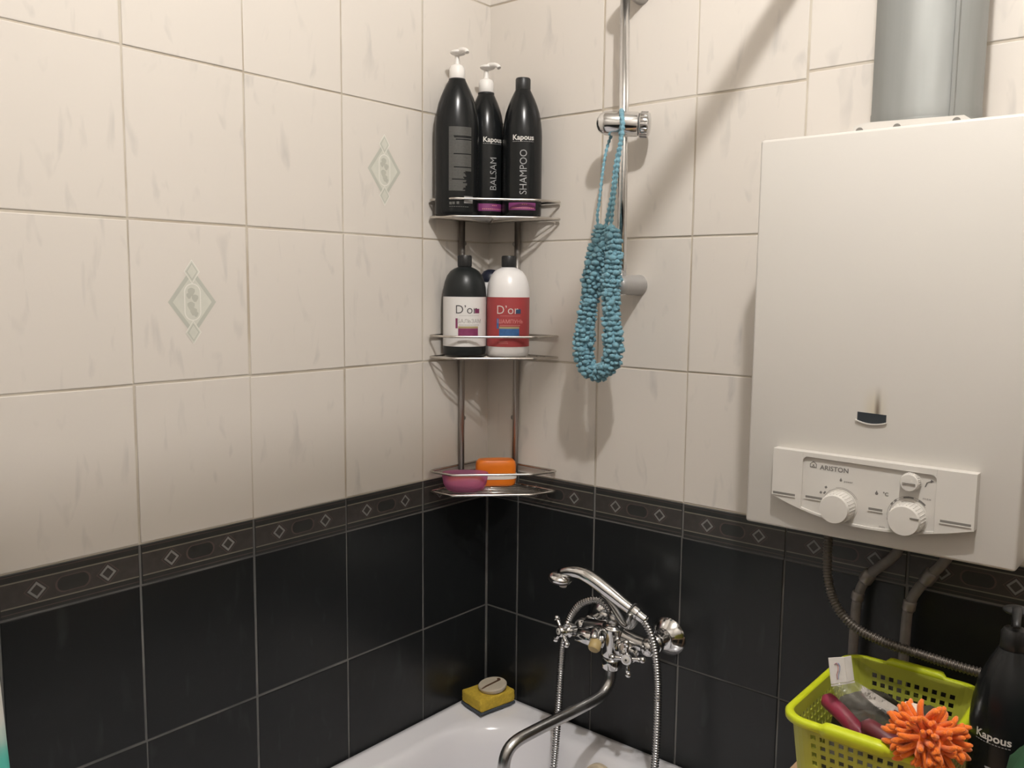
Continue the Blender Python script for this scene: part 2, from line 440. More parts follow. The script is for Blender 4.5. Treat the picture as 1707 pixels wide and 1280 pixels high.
_tm = {}
def tile_mesh(kind, wd, ht, mat):
    key = (kind, round(wd, 4), round(ht, 4))
    if key in _tm: return _tm[key]
    bm = bmesh.new(); a, b, e = wd/2-G/2, ht/2-G/2, .0012
    if kind == 'border': b = ht/2-.0012
    back = [bm.verts.new((x, T, z)) for x, z in ((-a, -b), (a, -b), (a, b), (-a, b))]
    mid = [bm.verts.new((x, .0005, z)) for x, z in ((-a, -b), (a, -b), (a, b), (-a, b))]
    fr = [bm.verts.new((x, 0, z)) for x, z in ((-a+e, -b+e), (a-e, -b+e), (a-e, b-e), (-a+e, b-e))]
    for A, B in ((back, mid), (mid, fr)):
        for i in range(4): bm.faces.new((A[i], A[(i+1) % 4], B[(i+1) % 4], B[i]))
    bm.faces.new(fr)
    bm.normal_update()
    me = bpy.data.meshes.new(kind+'_tile'); bm.to_mesh(me); bm.free(); me.materials.append(mat)
    _tm[key] = me
    return me

def border_art(wd):
    """the printed band of a border tile: lines, diamonds and ovals, barely raised"""
    key = ('art', round(wd, 4))
    if key in _tm: return _tm[key]
    bm = bmesh.new(); a = wd/2-G/2-.001
    def strip(z0, z1, mi, d0=.0002): 
        q = [bm.verts.new(p) for p in ((-a, -d0, z0), (a, -d0, z0), (a, -d0, z1), (-a, -d0, z1))]
        bm.faces.new(q).material_index = mi
    strip(-.0165, .0165, 1)
    strip(.0165, .0185, 0, .0003); strip(-.0185, -.0165, 0, .0003)
    strip(.0268, .0278, 3, .0003); strip(-.0262, -.0250, 3, .0003)
    def ring(cx, shape, k0, k1, mi, dp):
        A = [bm.verts.new((cx+p[0]*k0, -dp, p[1]*k0)) for p in shape]; B = [bm.verts.new((cx+p[0]*k1, -dp, p[1]*k1)) for p in shape]
        n = len(shape)
        for i in range(n): bm.faces.new((A[i], A[(i+1) % n], B[(i+1) % n], B[i])).material_index = mi
    dia = [(.0125, 0), (0, .0125), (-.0125, 0), (0, -.0125)]
    ov = []
    for k in range(20):
        t = 2*PI*k/20; c_, s_ = math.cos(t), math.sin(t)
        ov.append((.0115*c_+math.copysign(.0125, c_), .0115*s_))
    def clip_ok(cx, wd_): return cx-wd_ > -a and cx+wd_ < a
    for cx in (-.05, .05):
        cx += 0
        if clip_ok(cx, .014):
            ring(cx, dia, .66, 1., 2, .0006)
            ring(cx, dia, 1.25, 1.38, 3, .0005)
    for cx in (0., -.1, .1):
        if clip_ok(cx, .026):
            ring(cx, ov, .93, 1.05, 3, .0005)
            A = [bm.verts.new((cx+p[0]*.93, -.0004, p[1]*.93)) for p in ov]
            bm.faces.new(A).material_index = 4
    bmesh.ops.recalc_face_normals(bm, faces=bm.faces)
    for f in bm.faces:
        f.normal_update()
        if f.normal.y > 0: f.normal_flip()
    me = bpy.data.meshes.new('border_print'); bm.to_mesh(me); bm.free()
    for m in (m_border_line, m_border_mid, m_border_grey, m_border_brown, m_border): me.materials.append(m)
    _tm[key] = me
    return me

def ornament():
    if 'orn' in _tm: return _tm['orn']
    bm = bmesh.new()
    def poly(pts, dp, mi):
        f = bm.faces.new([bm.verts.new((x, -dp, z)) for x, z in pts]); f.material_index = mi
        f.normal_update()
        if f.normal.y > 0: f.normal_flip()
    def di(cx, cz, a, b): return [(cx+a, cz), (cx, cz+b), (cx-a, cz), (cx, cz-b)]
    poly(di(0, 0, .0410, .0535), .0002, 0)
    poly(di(0, 0, .0330, .0432), .0004, 1)
    for s in (-1, 1):
        poly(di(0, s*.0475, .0135, .0190), .0006, 2); poly(di(0, s*.0475, .0122, .0173), .0007, 1)
        poly(di(0, s*.0475, .0100, .0143), .0008, 0); poly(di(0, s*.0475, .0080, .0115), .0010, 1)
    def ov(k, w_=.0135, h_=.0150):
        return [(w_*k*math.cos(t), math.copysign(h_, math.sin(t)) + w_*k*math.sin(t)) for t in [2*PI*(i+.5)/28 for i in range(28)]]
    poly(ov(1.06), .0006, 2); poly(ov(.93), .0008, 1)
    for (x, z, a) in ((-.002, .016, .006), (.004, .006, .0055), (-.003, -.006, .0062), (.001, -.015, .0058), (.005, -.019, .004), (-.006, .010, .0045)):
        poly([(x+a*math.cos(t)*(1+.25*math.sin(3*t)), z+a*math.sin(t)*1.1) for t in [2*PI*i/10 for i in range(10)]], .0010+abs(x)*.02, 3)
    me = bpy.data.meshes.new('ornament'); bm.to_mesh(me); bm.free()
    for m in (m_orn_d, m_orn_l, m_orn_w, m_orn_m): me.materials.append(m)
    _tm['orn'] = me
    return me

rows = []
for k in range(7): rows.append(('white', k*H, (k+1)*H))
rows.append(('border', -BORD, 0.))
for k in range(5):
    rows.append(('black', max(FLOOR, -BORD-(k+1)*DH), -BORD-k*DH))
rows = [(a, b, min(c, CEIL)) for a, b, c in rows]
mats = {'white': m_white_tile, 'black': m_black_tile, 'border': m_border}

def lay(wall, cols, left):
    for (c0, c1, ci) in cols:
        for ri, (kind, z0, z1) in enumerate(rows):
            if z1-z0 < .02: continue
            a0, a1 = z0, z1
            if not left and ci >= 2 and kind == 'white' and ri >= 2:
                a0 += .0128; a1 = min(a1+.0128, CEIL)
            if not left and ci >= 2 and ri == 1: a1 += .0128
            d0, d1 = c0, c1
            if kind == 'white' and ci == -1:
                if left: d1 = G/2+.0014
                else: d0 = -G/2-.0014
            wd, ht = abs(d1-d0), a1-a0
            me = tile_mesh(kind, wd, ht, mats[kind])
            nm = {'white': 'tile', 'black': 'tile', 'border': 'border_tile'}[kind]
            o = bpy.data.objects.new(nm, me); C.objects.link(o); o.parent = wall
            jt = random.uniform(-.0009, .0009); tl = random.uniform(-.0022, .0022); tz = random.uniform(-.0022, .0022)
            if left:
                o.location = (random.uniform(-.0002, .0003), (d0+d1)/2+jt*(ci >= 0), (a0+a1)/2+random.uniform(-.0007, .0007)); o.rotation_euler = (tz, 0, PI/2+tl)
            else:
                o.location = ((d0+d1)/2+jt*(ci >= 0), random.uniform(-.0003, .0002), (a0+a1)/2+random.uniform(-.0007, .0007)); o.rotation_euler = (tz, 0, tl)
            art = None
            if kind == 'border' and wd > .05: art = bpy.data.objects.new('border_print', border_art(wd))
            if left and kind == 'white' and ((ci == 2 and ri == 1) or (ci == 0 and ri == 2)):
                art = bpy.data.objects.new('ornament', ornament())
                art['label'] = 'grey-green printed diamond with a small diamond at either tip'
            if art: C.objects.link(art); art.parent = o

cols_l = [(-YL, -.0014, -1)]
for i in range(8): cols_l.append((-(YL+.2*(i+1)), -(YL+.2*i), i))
cols_l[-1] = (Y1, cols_l[-1][1], 7)
cols_r = [(.0014, XR, -1)]
for j in range(9): cols_r.append((XR+.2*j, min(XR+.2*(j+1), X1), j-1+0))
lay(wall_left, cols_l, True)
lay(wall_back, [(a, b, c) for a, b, c in cols_r], False)

# ------------------------------------------------------------------ gas water heater and flue
bx0, bx1, bz0, bz1, by = .7085, 1.071, .0480, .6125, -.205
heater = thing('water_heater', 'white wall-hung gas water heater with two round dials, beside the shower rail', 'water heater', (0, 0, 0))
SOOT_X, SOOT_Z = .893, .2325
m_casing = casing_mat(); m_flue = flue_mat()
bm = bmesh.new(); box(bm, (bx0+.003, by+.02, bz0+.004), (bx1-.003, 0, bz1-.004), .003); link_mesh('back_casing', bm, m_casing, heater, True, autos=.6)
bm = bmesh.new(); box(bm, (bx0, by, bz0), (bx1, by+.1, bz1), .0045, 3); link_mesh('front_casing', bm, m_casing, heater, True, autos=.6)
# control panel: base plate, raised frame and dials
def arc_z(x, z_side_l=.1000, z_side_r=.0955, low=.0735, x0=.7553, x1=1.0240):
    t = (x-x0)/(x1-x0); base = z_side_l*(1-t)+z_side_r*t
    return base-(base-low)*(1-(2*t-1)**2)
px0, px1, pzt = .7553, 1.0240, .1690
fx = lambda a, b, c: Vector((a, by-c, b))
xs = [px0+(px1-px0)*i/24 for i in range(25)]
panel = None
bm = bmesh.new(); prism(bm, [(x, arc_z(x)) for x in xs]+[(px1, pzt), (px0, pzt)], .0130, fx)
panel = link_mesh('control_panel', bm, m_plastic_w, heater)
bm = bmesh.new()
ix0, ix1 = .7995, .9770
def fpiece(pl): prism(bm, pl, .0038, lambda a, b, c: Vector((a, by-.0127-c, b)))
lw = [px0+(ix0-px0)*i/8 for i in range(9)]; fpiece([(x, arc_z(x)) for x in lw]+[(ix0, pzt), (px0, pzt)])
lw = [ix1+(px1-ix1)*i/8 for i in range(9)]; fpiece([(x, arc_z(x)) for x in lw]+[(px1, pzt), (ix1, pzt)])
fpiece([(ix0, .1625), (ix1, .1605), (ix1, pzt), (ix0, pzt)])
lw = [ix0+(ix1-ix0)*i/16 for i in range(17)]
fpiece([(x, arc_z(x)) for x in lw]+[(x, arc_z(x)+.0035) for x in reversed(lw)])
for cx, s in ((ix0, 1), (ix1, -1)):       # rounded inner corners
    zt = .1625 if s > 0 else .1605
    q = [(cx, zt-.007)]+[(cx+s*.007*(1-math.cos(t)), zt-.007+.007*math.sin(t)) for t in (.5, 1.05, PI/2)]+[(cx, zt)]
    fpiece(q if s < 0 else list(reversed(q)))
bmesh.ops.recalc_face_normals(bm, faces=bm.faces)
fr = link_mesh('panel_frame', bm, m_plastic_w, panel)
bv = fr.modifiers.new('bevel', 'BEVEL'); bv.width = .0009; bv.segments = 2; bv.limit_method = 'ANGLE'
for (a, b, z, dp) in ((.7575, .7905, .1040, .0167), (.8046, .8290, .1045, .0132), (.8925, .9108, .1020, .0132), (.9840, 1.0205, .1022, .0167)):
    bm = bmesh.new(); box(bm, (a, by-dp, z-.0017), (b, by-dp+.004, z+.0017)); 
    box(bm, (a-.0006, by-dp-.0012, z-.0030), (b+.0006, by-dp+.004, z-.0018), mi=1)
    link_mesh('slot_shade_bar', bm, [m_dark, m_plastic_w], panel)  # nothing is cut: the dark bar stands in for shade inside the slot
def dial(x, z, r_, dep, name):
    Mx = axis_mat((x, by-.0130, z), (0, -1, 0))
    bm = bmesh.new(); lathe(bm, [(r_*1.1, 0), (r_*1.1, .0012)], 40, M4=Mx)
    k = link_mesh(name, bm, m_plastic_w, panel, True, autos=.5)
    bm = bmesh.new(); n = 48
    lathe(bm, [(r_*1.02, .001), (r_*1.0, dep*.55), (r_*.98, dep*.85), (r_*.90, dep), (r_*.0+.001, dep+.0006)], n, M4=Mx)
    for v in bm.verts: pass
    # fine grip ribs round the skirt
    for i in range(30):
        t = 2*PI*i/30
        p0 = Mx @ Vector((r_*1.015*math.cos(t), r_*1.015*math.sin(t), .002)); p1 = Mx @ Vector((r_*.985*math.cos(t), r_*.985*math.sin(t), dep*.86))
        tube(bm, [p0, p1], .0007, 5)
    g = link_mesh('dial_grip', bm, m_plastic_w, k, True, autos=.6)
    return k, Mx
kx1, kz1, kx2, kz2 = .8540, .0985, .9450, .0990
dial(kx1, kz1, .0212, .026, 'dial'); k2, M2 = dial(kx2, kz2, .0212, .026, 'dial')
bm = bmesh.new(); box(bm, (kx2+.008, by-.0405, kz2+.0050), (kx2+.0195, by-.0390, kz2+.0064), .0003, 1); link_mesh('pointer', bm, m_dark, k2)
k3, M3 = dial(.9455, .1477, .0120, .012, 'selector_button')
bm = bmesh.new(); box(bm, (.9375, by-.0262, .1468), (.9535, by-.0250, .1474)); box(bm, (.9375, by-.0262, .1448), (.9535, by-.0250, .1453)); link_mesh('groove', bm, m_dark, k3)
# printed marks on the panel
bm = bmesh.new(); pf = lambda cx, cz: (lambda a, b: Vector((cx+a, by-.0134, cz+b)))
put_text(bm, 'ARISTON', .0064, pf(.8432, .1497), sx=1.05, bold=.02)
f0 = pf(.8140, .1518)
house = [(-.0048, -.0040), (.0048, -.0040), (.0048, .0012), (0, .0052), (-.0048, .0012)]
for i in range(5):
    a, b = house[i], house[(i+1) % 5]; va, vb = Vector((a[0], a[1])), Vector((b[0], b[1]))
    nn = Vector((-(vb-va).y, (vb-va).x)).normalized()*.0009
    bm.faces.new([bm.verts.new(f0(*q)) for q in (va, vb, vb+nn, va+nn)])
ball(bm, f0(0, -.0006), .0013, 1, sc=(1, .3, 1)); 
bm.faces.new([bm.verts.new(f0(*q)) for q in ((-.0026, -.0032), (.0026, -.0032), (.0026, -.0024), (-.0026, -.0024))])
put_text(bm, 'max', .0034, pf(.9660, .1275), sx=1.3); put_text(bm, 'min', .0030, pf(.9115, .0800), sx=1.3)
put_text(bm, 'power', .0030, pf(.8640, .1345), sx=1.1); put_text(bm, '°C', .0048, pf(.9140, .1255), bold=.02)
for cx, cz, rr_ in ((.8535, .1352, .0018), (.9022, .1245, .0021)):     # drop and flame icons
    ff = pf(cx, cz); bm.faces.new([bm.verts.new(ff(rr_*math.cos(t), rr_*math.sin(t)+(rr_*1.1 if i == 3 else 0))) for i, t in enumerate([2*PI*k/12 for k in range(12)])])
ff = pf(.9672, .1480)
for q in (((-.005, -.005), (-.0035, -.005), (-.0015, .001), (-.003, .001)), ((-.003, .000), (.003, .003), (.003, .0042), (-.003, .0012)), ((.002, .006), (.006, .0035), (.002, .001))):
    bm.faces.new([bm.verts.new(ff(*p)) for p in q])
def arcmark(cx, cz, r0, r1, a0, a1):
    ff = pf(cx, cz); n = 10
    A = [bm.verts.new(ff(r0*math.cos(a0+(a1-a0)*i/n), r0*math.sin(a0+(a1-a0)*i/n))) for i in range(n+1)]
    B = [bm.verts.new(ff(r1*math.cos(a0+(a1-a0)*i/n), r1*math.sin(a0+(a1-a0)*i/n))) for i in range(n+1)]
    for i in range(n): bm.faces.new((A[i], A[i+1], B[i+1], B[i]))
D = PI/180
arcmark(kx1, kz1, .0262, .0266, 30*D, 105*D); arcmark(kx1, kz1, .0245, .0249, 35*D, 190*D)
for a in (140, 165, 195): arcmark(kx1, kz1, .0262, .0285, a*D, (a+9)*D)
for a in (128, 148): arcmark(kx1, kz1, .0300, .0330, a*D, (a+6)*D)
arcmark(kx2, kz2, .0256, .0260, 40*D, 230*D); arcmark(kx2, kz2, .0278, .0282, 60*D, 230*D)
for a0, a1, t in ((80, 108, .0020), (45, 66, .0024), (128, 136, .0022), (142, 150, .0022), (190, 196, .0026), (222, 227, .0022)): arcmark(kx2, kz2, .0260, .0260+t, a0*D, a1*D)
for f in bm.faces:
    f.normal_update()
    if f.normal.y > 0: f.normal_flip()
link_mesh('panel_print', bm, m_ink_p2, panel)['kind'] = 'stuff'
# sight hole with a curved lip
bm = bmesh.new(); vx0, vx1, vzt = .8668, .9052, .2318
lowz = lambda x: .2205-.0035*(1-((x-(vx0+vx1)/2)/((vx1-vx0)/2))**2)
xs = [vx0+(vx1-vx0)*i/12 for i in range(13)]
prism(bm, [(x, lowz(x)) for x in xs]+[(vx1, vzt-.0012), (vx0, vzt)], .0008, fx)
sh = link_mesh('sight_hole', bm, m_window, heater)
bm = bmesh.new(); xs = [vx0-.002+(vx1-vx0+.003)*i/12 for i in range(13)]
prism(bm, [(x, lowz(x)-.0014) for x in xs]+[(x, lowz(x)) for x in reversed(xs)], .0030, fx); bmesh.ops.recalc_face_normals(bm, faces=bm.faces)
link_mesh('lip', bm, m_plastic_w, sh)
# draught hood bracket on top
bm = bmesh.new(); hy = -.1800
prism(bm, [(.829, bz1-.006), (.981, bz1-.006), (.980, bz1+.003), (.9715, bz1+.0090), (.847, bz1+.0130), (.833, bz1+.0095)], .002, lambda a, b, c: Vector((a, hy-c, b)))
for v in (.841, .890, .963):
    Mx = axis_mat((v, hy-.002, bz1+.002), (0, -1, 0)); lathe(bm, [(.0052, 0), (.0052, .0006)], 16, M4=Mx, mi=1)
link_mesh('draught_hood', bm, [m_casing, m_dark], heater)
flue = thing('flue_pipe', 'silver metal flue pipe rising from the top of the white water heater', 'flue pipe', (.9035, -.105, bz1+.0005))
bm = bmesh.new()
prof = [(.0705, .0), (.0705, .03), (.0698, .031), (.0698, CEIL-bz1+.004)]
lathe(bm, prof, 72, cap=False)
link_mesh('pipe_wall', bm, m_flue, flue, True)
bm = bmesh.new(); box(bm, (.045, -.0585, .0), (.051, -.0545, CEIL-bz1+.004), .001, 1)
link_mesh('seam', bm, m_flue, flue)
bm = bmesh.new(); lathe(bm, [(.0728, .0), (.0735, .002), (.0735, .012), (.0728, .014)], 48, cap=False); link_mesh('collar', bm, m_flue, flue, True)

# ------------------------------------------------------------------ pipes under the heater
def pipe(name, label, pts, r_, fit):
    t = thing(name, label, 'pipe', pts[0])
    o0 = Vector(pts[0])
    bm = bmesh.new(); tube(bm, [p-o0 for p in catmull(pts, .012)], r_, 12); link_mesh('pipe_run', bm, m_pipe, t)
    for (p, dv, L, rf) in fit:
        bm = bmesh.new(); Mx = axis_mat(Vector(p)-o0, dv)
        lathe(bm, [(rf*.8, -L/2-.003), (rf, -L/2), (rf, L/2), (rf*.8, L/2+.003)], 6 if rf > .0105 else 16, M4=Mx); link_mesh('fitting', bm, m_pipe2, t)
    return t
pipe('water_pipe', 'grey water pipe under the heater, the one nearer the bath', [(.893, -.045, .0475), (.885, -.045, -.001), (.862, -.043, -.028), (.841, -.038, -.052), (.827, -.033, -.085), (.823, -.030, -.13), (.822, -.030, -.28), (.822, -.030, -.60)], .0078,
     [((.841, -.038, -.052), (.6, 0, 1), .016, .0108), ((.826, -.033, -.088), (.1, 0, 1), .010, .0098)])
pipe('water_pipe', 'grey water pipe under the heater, the one nearer the black pump bottle', [(.962, -.045, .0475), (.955, -.045, .004), (.935, -.043, -.025), (.918, -.038, -.051), (.904, -.033, -.082), (.900, -.030, -.13), (.899, -.030, -.28), (.899, -.030, -.60)], .0078,
     [((.931, -.042, -.031), (.6, 0, 1), .018, .0110), ((.904, -.033, -.084), (.15, 0, 1), .012, .0100)])
gpts = [(.812, -.135, .0475), (.8125, -.140, .02), (.817, -.146, -.030), (.832, -.150, -.068), (.860, -.150, -.094), (.900, -.149, -.106), (.950, -.147, -.1115), (1.020, -.143, -.117), (1.10, -.12, -.124), (1.17, -.06, -.13), (1.19, .0, -.131)]
bm = bmesh.new(); gp = catmull(gpts, .0011); gr = [.0066+.0011*math.sin(i*2*PI/4) for i in range(len(gp))]
tube(bm, gp, gr, 10)
gas = tag(link_mesh('gas_hose', bm, m_corr, None), 'dark corrugated flexible hose curving from under the heater to behind the basket', 'hose')

# ------------------------------------------------------------------ bathtub
RIM = -.512
bath = thing('bathtub', 'white enamelled bathtub along the left wall, under the tap', 'bathtub', (0, 0, 0))
def rrect(x0, x1, y0, y1, rad, z, n=10):
    out = []
    for (cx, cy, a0) in ((x1-rad, y1-rad, 0), (x0+rad, y1-rad, PI/2), (x0+rad, y0+rad, PI), (x1-rad, y0+rad, 3*PI/2)):
        for k in range(n+1):
            a = a0+PI/2*k/n; out.append(Vector((cx+rad*math.cos(a), cy+rad*math.sin(a), z)))
    return out
BX0, BX1, BY0, BY1 = .002, .70, -1.52, -.002
loops = [rrect(BX0+.010, BX1-.010, BY0+.010, BY1-.010, .02, FLOOR+.06), rrect(BX0+.004, BX1-.004, BY0+.004, BY1-.004, .02, RIM-.06),
         rrect(BX0, BX1, BY0, BY1, .02, RIM-.035), rrect(BX0, BX1, BY0, BY1, .02, RIM-.006), rrect(BX0+.004, BX1-.004, BY0+.004, BY1-.004, .02, RIM),
         rrect(BX0+.016, BX1-.016, BY0+.016, BY1-.016, .03, RIM), rrect(BX0+.022, BX1-.022, BY0+.022, BY1-.022, .035, RIM-.0035),
         rrect(BX0+.050, BX1-.050, BY0+.050, BY1-.046, .135, RIM-.0045), rrect(BX0+.062, BX1-.062, BY0+.064, BY1-.058, .150, RIM-.010),
         rrect(BX0+.072, BX1-.072, BY0+.080, BY1-.068, .150, RIM-.026), rrect(BX0+.080, BX1-.080, BY0+.11, BY1-.078, .150, RIM-.07),
         rrect(BX0+.098, BX1-.098, BY0+.20, BY1-.110, .140, RIM-.28), rrect(BX0+.125, BX1-.125, BY0+.26, BY1-.145, .120, RIM-.37),
         rrect(BX0+.18, BX1-.18, BY0+.34, BY1-.21, .10, RIM-.40)]
bm = bmesh.new(); R_ = [[bm.verts.new(p) for p in L] for L in loops]
for a, b in zip(R_[:-1], R_[1:]):
    n = len(a)
    for k in range(n): bm.faces.new((a[k], a[(k+1) % n], b[(k+1) % n], b[k])).smooth = True
bm.faces.new(R_[-1])
bmesh.ops.recalc_face_normals(bm, faces=bm.faces)
def bath_mat():
    q = N('bath_enamel_with_mould').set(rough=.13, coat=.3)
    tc = q.n('ShaderNodeTexCoord'); nz = q.n('ShaderNodeTexNoise'); nz.inputs['Scale'].default_value = 16; nz.inputs['Detail'].default_value = 4
    q.l(tc.outputs['Object'], nz.inputs[0]); sx = q.n('ShaderNodeSeparateXYZ'); q.l(tc.outputs['Object'], sx.inputs[0])
    ed = q.n('ShaderNodeMapRange'); ed.inputs['From Min'].default_value = -.05; ed.inputs['From Max'].default_value = -.004
    q.l(sx.outputs['Y'], ed.inputs['Value'])
    xr = q.n('ShaderNodeMapRange'); xr.inputs['From Min'].default_value = .12; xr.inputs['From Max'].default_value = .24; q.l(sx.outputs['X'], xr.inputs['Value'])
    rp = q.n('ShaderNodeMapRange'); rp.inputs['From Min'].default_value = .46; rp.inputs['From Max'].default_value = .62; q.l(nz.outputs['Fac'], rp.inputs['Value'])
    m1 = q.n('ShaderNodeMath', operation='MULTIPLY'); q.l(ed.outputs[0], m1.inputs[0]); q.l(rp.outputs[0], m1.inputs[1])
    m2 = q.n('ShaderNodeMath', operation='MULTIPLY'); q.l(m1.outputs[0], m2.inputs[0]); q.l(xr.outputs[0], m2.inputs[1])
    m3 = q.n('ShaderNodeMath', operation='MULTIPLY'); q.l(m2.outputs[0], m3.inputs[0]); m3.inputs[1].default_value = .75
    mx = q.n('ShaderNodeMix', data_type='RGBA'); q.l(m3.outputs[0], mx.inputs[0])
    mx.inputs[6].default_value = (.87, .86, .89, 1); mx.inputs[7].default_value = (.22, .21, .20, 1)
    q.l(mx.outputs[2], q.b.inputs['Base Color']); return q.m
link_mesh('tub', bm, bath_mat(), bath)
bm = bmesh.new(); Mx = axis_mat((.372, -.082, -.560), (0, -1, .12))
lathe(bm, [(.034, -.004), (.034, .004), (.031, .006), (.030, .024), (.027, .0275), (.001, .028)], 36, M4=Mx)
link_mesh('overflow_cap', bm, m_cream, bath, True, autos=.6)
for x in (.12, .58):
    for y in (-.2, -1.3): link_mesh('foot', box(bmesh.new(), (x-.02, y-.02, FLOOR), (x+.02, y+.02, FLOOR+.07)), m_dark, bath)

# ------------------------------------------------------------------ bath mixer tap
tap = thing('bath_mixer_tap', 'chrome wall-mounted bath mixer tap with two cross handles and a long spout', 'tap', (0, 0, 0))
ay, az = -.068, -.2635
for x, lab in ((.318, 0), (.468, 1)):
    bm = bmesh.new(); Mx = axis_mat((x, 0, az), (0, -1, 0))
    lathe(bm, [(.036, 0), (.0368, .002), (.0335, .007), (.021, .0185), (.017, .021)], 40, M4=Mx); link_mesh('wall_flange', bm, m_chrome, tap, True, autos=.9)
    bm = bmesh.new(); lathe(bm, [(.013, .02), (.013, .04), (.0175, .041), (.0175, .052), (.0150, .054)], 8, M4=Mx); link_mesh('union_nut', bm, m_chrome, tap)
    bm = bmesh.new(); ball(bm, (x, ay, az), .0195, 3); link_mesh('elbow', bm, m_chrome, tap)
bm = bmesh.new()
tube(bm, catmull([(.318, ay, az), (.345, ay-.004, az+.006), (.375, ay-.008, az+.012), (.393, ay-.010, az+.012), (.411, ay-.008, az+.010), (.440, ay-.004, az+.004), (.468, ay, az)], .006),
     [.0165-.002*math.sin(PI*i/36)+.0 for i in range(60)][:len(catmull([(.318, ay, az), (.345, ay-.004, az+.006), (.375, ay-.008, az+.012), (.393, ay-.010, az+.012), (.411, ay-.008, az+.010), (.440, ay-.004, az+.004), (.468, ay, az)], .006))], 16)
lathe(bm, [(.0215, .024), (.0225, .019), (.0215, .0), (.0225, -.02), (.0235, -.03), (.0215, -.036)], 28, c=(.397, ay-.014, az+.003))
ball(bm, (.397, ay-.014, az+.022), .0215, 2, sc=(1, 1, .55))
for s, hx in ((-1, .321), (1, .4555)):
    tube(bm, [(.397+s*.012, ay-.012, az-.004), (.397+s*.030, ay-.030, az-.006), (hx-s*.012, -.112, az+.002)], [.0165, .0150, .0135], 18)
link_mesh('tap_body', bm, m_chrome, tap, False)
# cross handles
for hx, hz, rotk, dv in ((.3185, -.2560, -.30, (-.42, -1, .10)), (.4570, -.2665, -.42, (.26, -1, .06))):
    Mx = axis_mat((hx, -.118, hz-.001), dv)
    bm = bmesh.new()
    lathe(bm, [(.0125, -.012), (.0130, 0), (.0095, .004), (.0085, .010)], 20, M4=Mx)
    lathe(bm, [(.0085, .009), (.0112, .011), (.0112, .021), (.0095, .0235), (.001, .0238)], 24, M4=Mx)
    hnd = link_mesh('cross_handle', bm, m_chrome, tap, True, autos=.7)
    bm = bmesh.new(); lathe(bm, [(.0062, .0236), (.0062, .0246), (.0035, .0250)], 18, M4=Mx); link_mesh('hub_disc', bm, m_ink_w, hnd)
    bm = bmesh.new(); lathe(bm, [(.0022, .0250), (.0022, .0254)], 10, M4=Mx); link_mesh('hub_dot', bm, m_ink_d, hnd)
    for k in range(4):
        a = rotk+PI/4+k*PI/2; c_, s_ = math.cos(a), math.sin(a); P_ = lambda q: Mx @ Vector((c_*q, s_*q, .016))
        bm = bmesh.new(); tube(bm, [P_(.009), P_(.014), P_(.020), P_(.024)], [.0042, .0036, .0044, .0050], 12)
        ball(bm, P_(.0285), .0063, 2); link_mesh('handle_arm', bm, m_chrome, hnd)
# diverter lever in the middle
bm = bmesh.new(); tube(bm, catmull([(.368, ay-.016, az+.012), (.3735, -.105, az+.016), (.379, -.122, az+.004)], .006), .0095, 14); link_mesh('diverter_stem', bm, m_chrome, tap)
bm = bmesh.new(); Mx = axis_mat((.383, -.120, az+.001), (.25, -1, -.75)); lathe(bm, [(.0085, -.004), (.0115, 0), (.0120, .012), (.0095, .016), (.001, .0165)], 20, M4=Mx); link_mesh('diverter_knob', bm, m_knob_y, tap, True, autos=.8)
# cradle on top
bm = bmesh.new()
lathe(bm, [(.0120, 0), (.0125, .014), (.0100, .024)], 20, c=(.397, ay-.014, az+.026))
cr = catmull([(.362, -.070, az+.073), (.378, -.074, az+.071), (.395, -.080, az+.063), (.412, -.086, az+.051), (.428, -.092, az+.041), (.441, -.095, az+.040), (.449, -.098, az+.050), (.4555, -.098, az+.064)], .005)
tube(bm, cr, [.0085+.003*math.sin(PI*i/(len(cr)-1)) for i in range(len(cr))], 12, flat=.55)
tube(bm, [(.397, ay-.014, az+.045), (.400, -.083, az+.058)], .010, 12)
for s in (-1, 1): tube(bm, catmull([(.442, -.095+s*.004, az+.046), (.449, -.098+s*.017, az+.060), (.454, -.098+s*.0165, az+.074)], .004), .0045, 8)
link_mesh('shower_cradle', bm, m_chrome_d, tap)
# spout
bm = bmesh.new()
lathe(bm, [(.0175, -.012), (.0195, -.009), (.0195, .006), (.0175, .010)], 12, c=(.397, ay-.018, az-.044)); link_mesh('spout_nut', bm, m_chrome, tap)
sp = catmull([(.397, -.086, -.305), (.397, -.087, -.325), (.3965, -.092, -.345), (.395, -.108, -.361), (.392, -.135, -.367), (.384, -.20, -.370), (.372, -.290, -.373), (.367, -.330, -.376), (.3645, -.350, -.386), (.364, -.360, -.406), (.364, -.362, -.445)], .006)
bm = bmesh.new(); tube(bm, sp, .0108, 20); link_mesh('spout', bm, m_chrome_d, tap)

# hand shower and its hose
hs = thing('hand_shower', 'chrome hand shower lying in the cradle above the bath tap', 'hand shower', (0, 0, 0))
base = Vector((.4535, -.101, -.1905))
hp = catmull([(.4500, -.101, -.1885), (.425, -.104, -.176), (.398, -.108, -.1610), (.370, -.112, -.1465), (.345, -.116, -.1385), (.322, -.120, -.1390), (.300, -.123, -.1465)], .006)
nh = len(hp)
hr = [.0122+.0034*min(1, i/(nh*.35)) - .0052*max(0, (i-nh*.62)/(nh*.38)) for i in range(nh)]
bm = bmesh.new(); tube(bm, hp, hr, 20, flat=.85); link_mesh('handle', bm, m_chrome, hs)
Mx = axis_mat((.3005, -.1235, -.1520), (-.16, .03, -1))
bm = bmesh.new(); lathe(bm, [(.008, -.0075), (.016, -.006), (.0225, -.002), (.0240, .001), (.0240, .0035), (.0225, .006)], 32, M4=Mx, cap=True); hd = link_mesh('head', bm, m_chrome, hs, True, autos=.9)
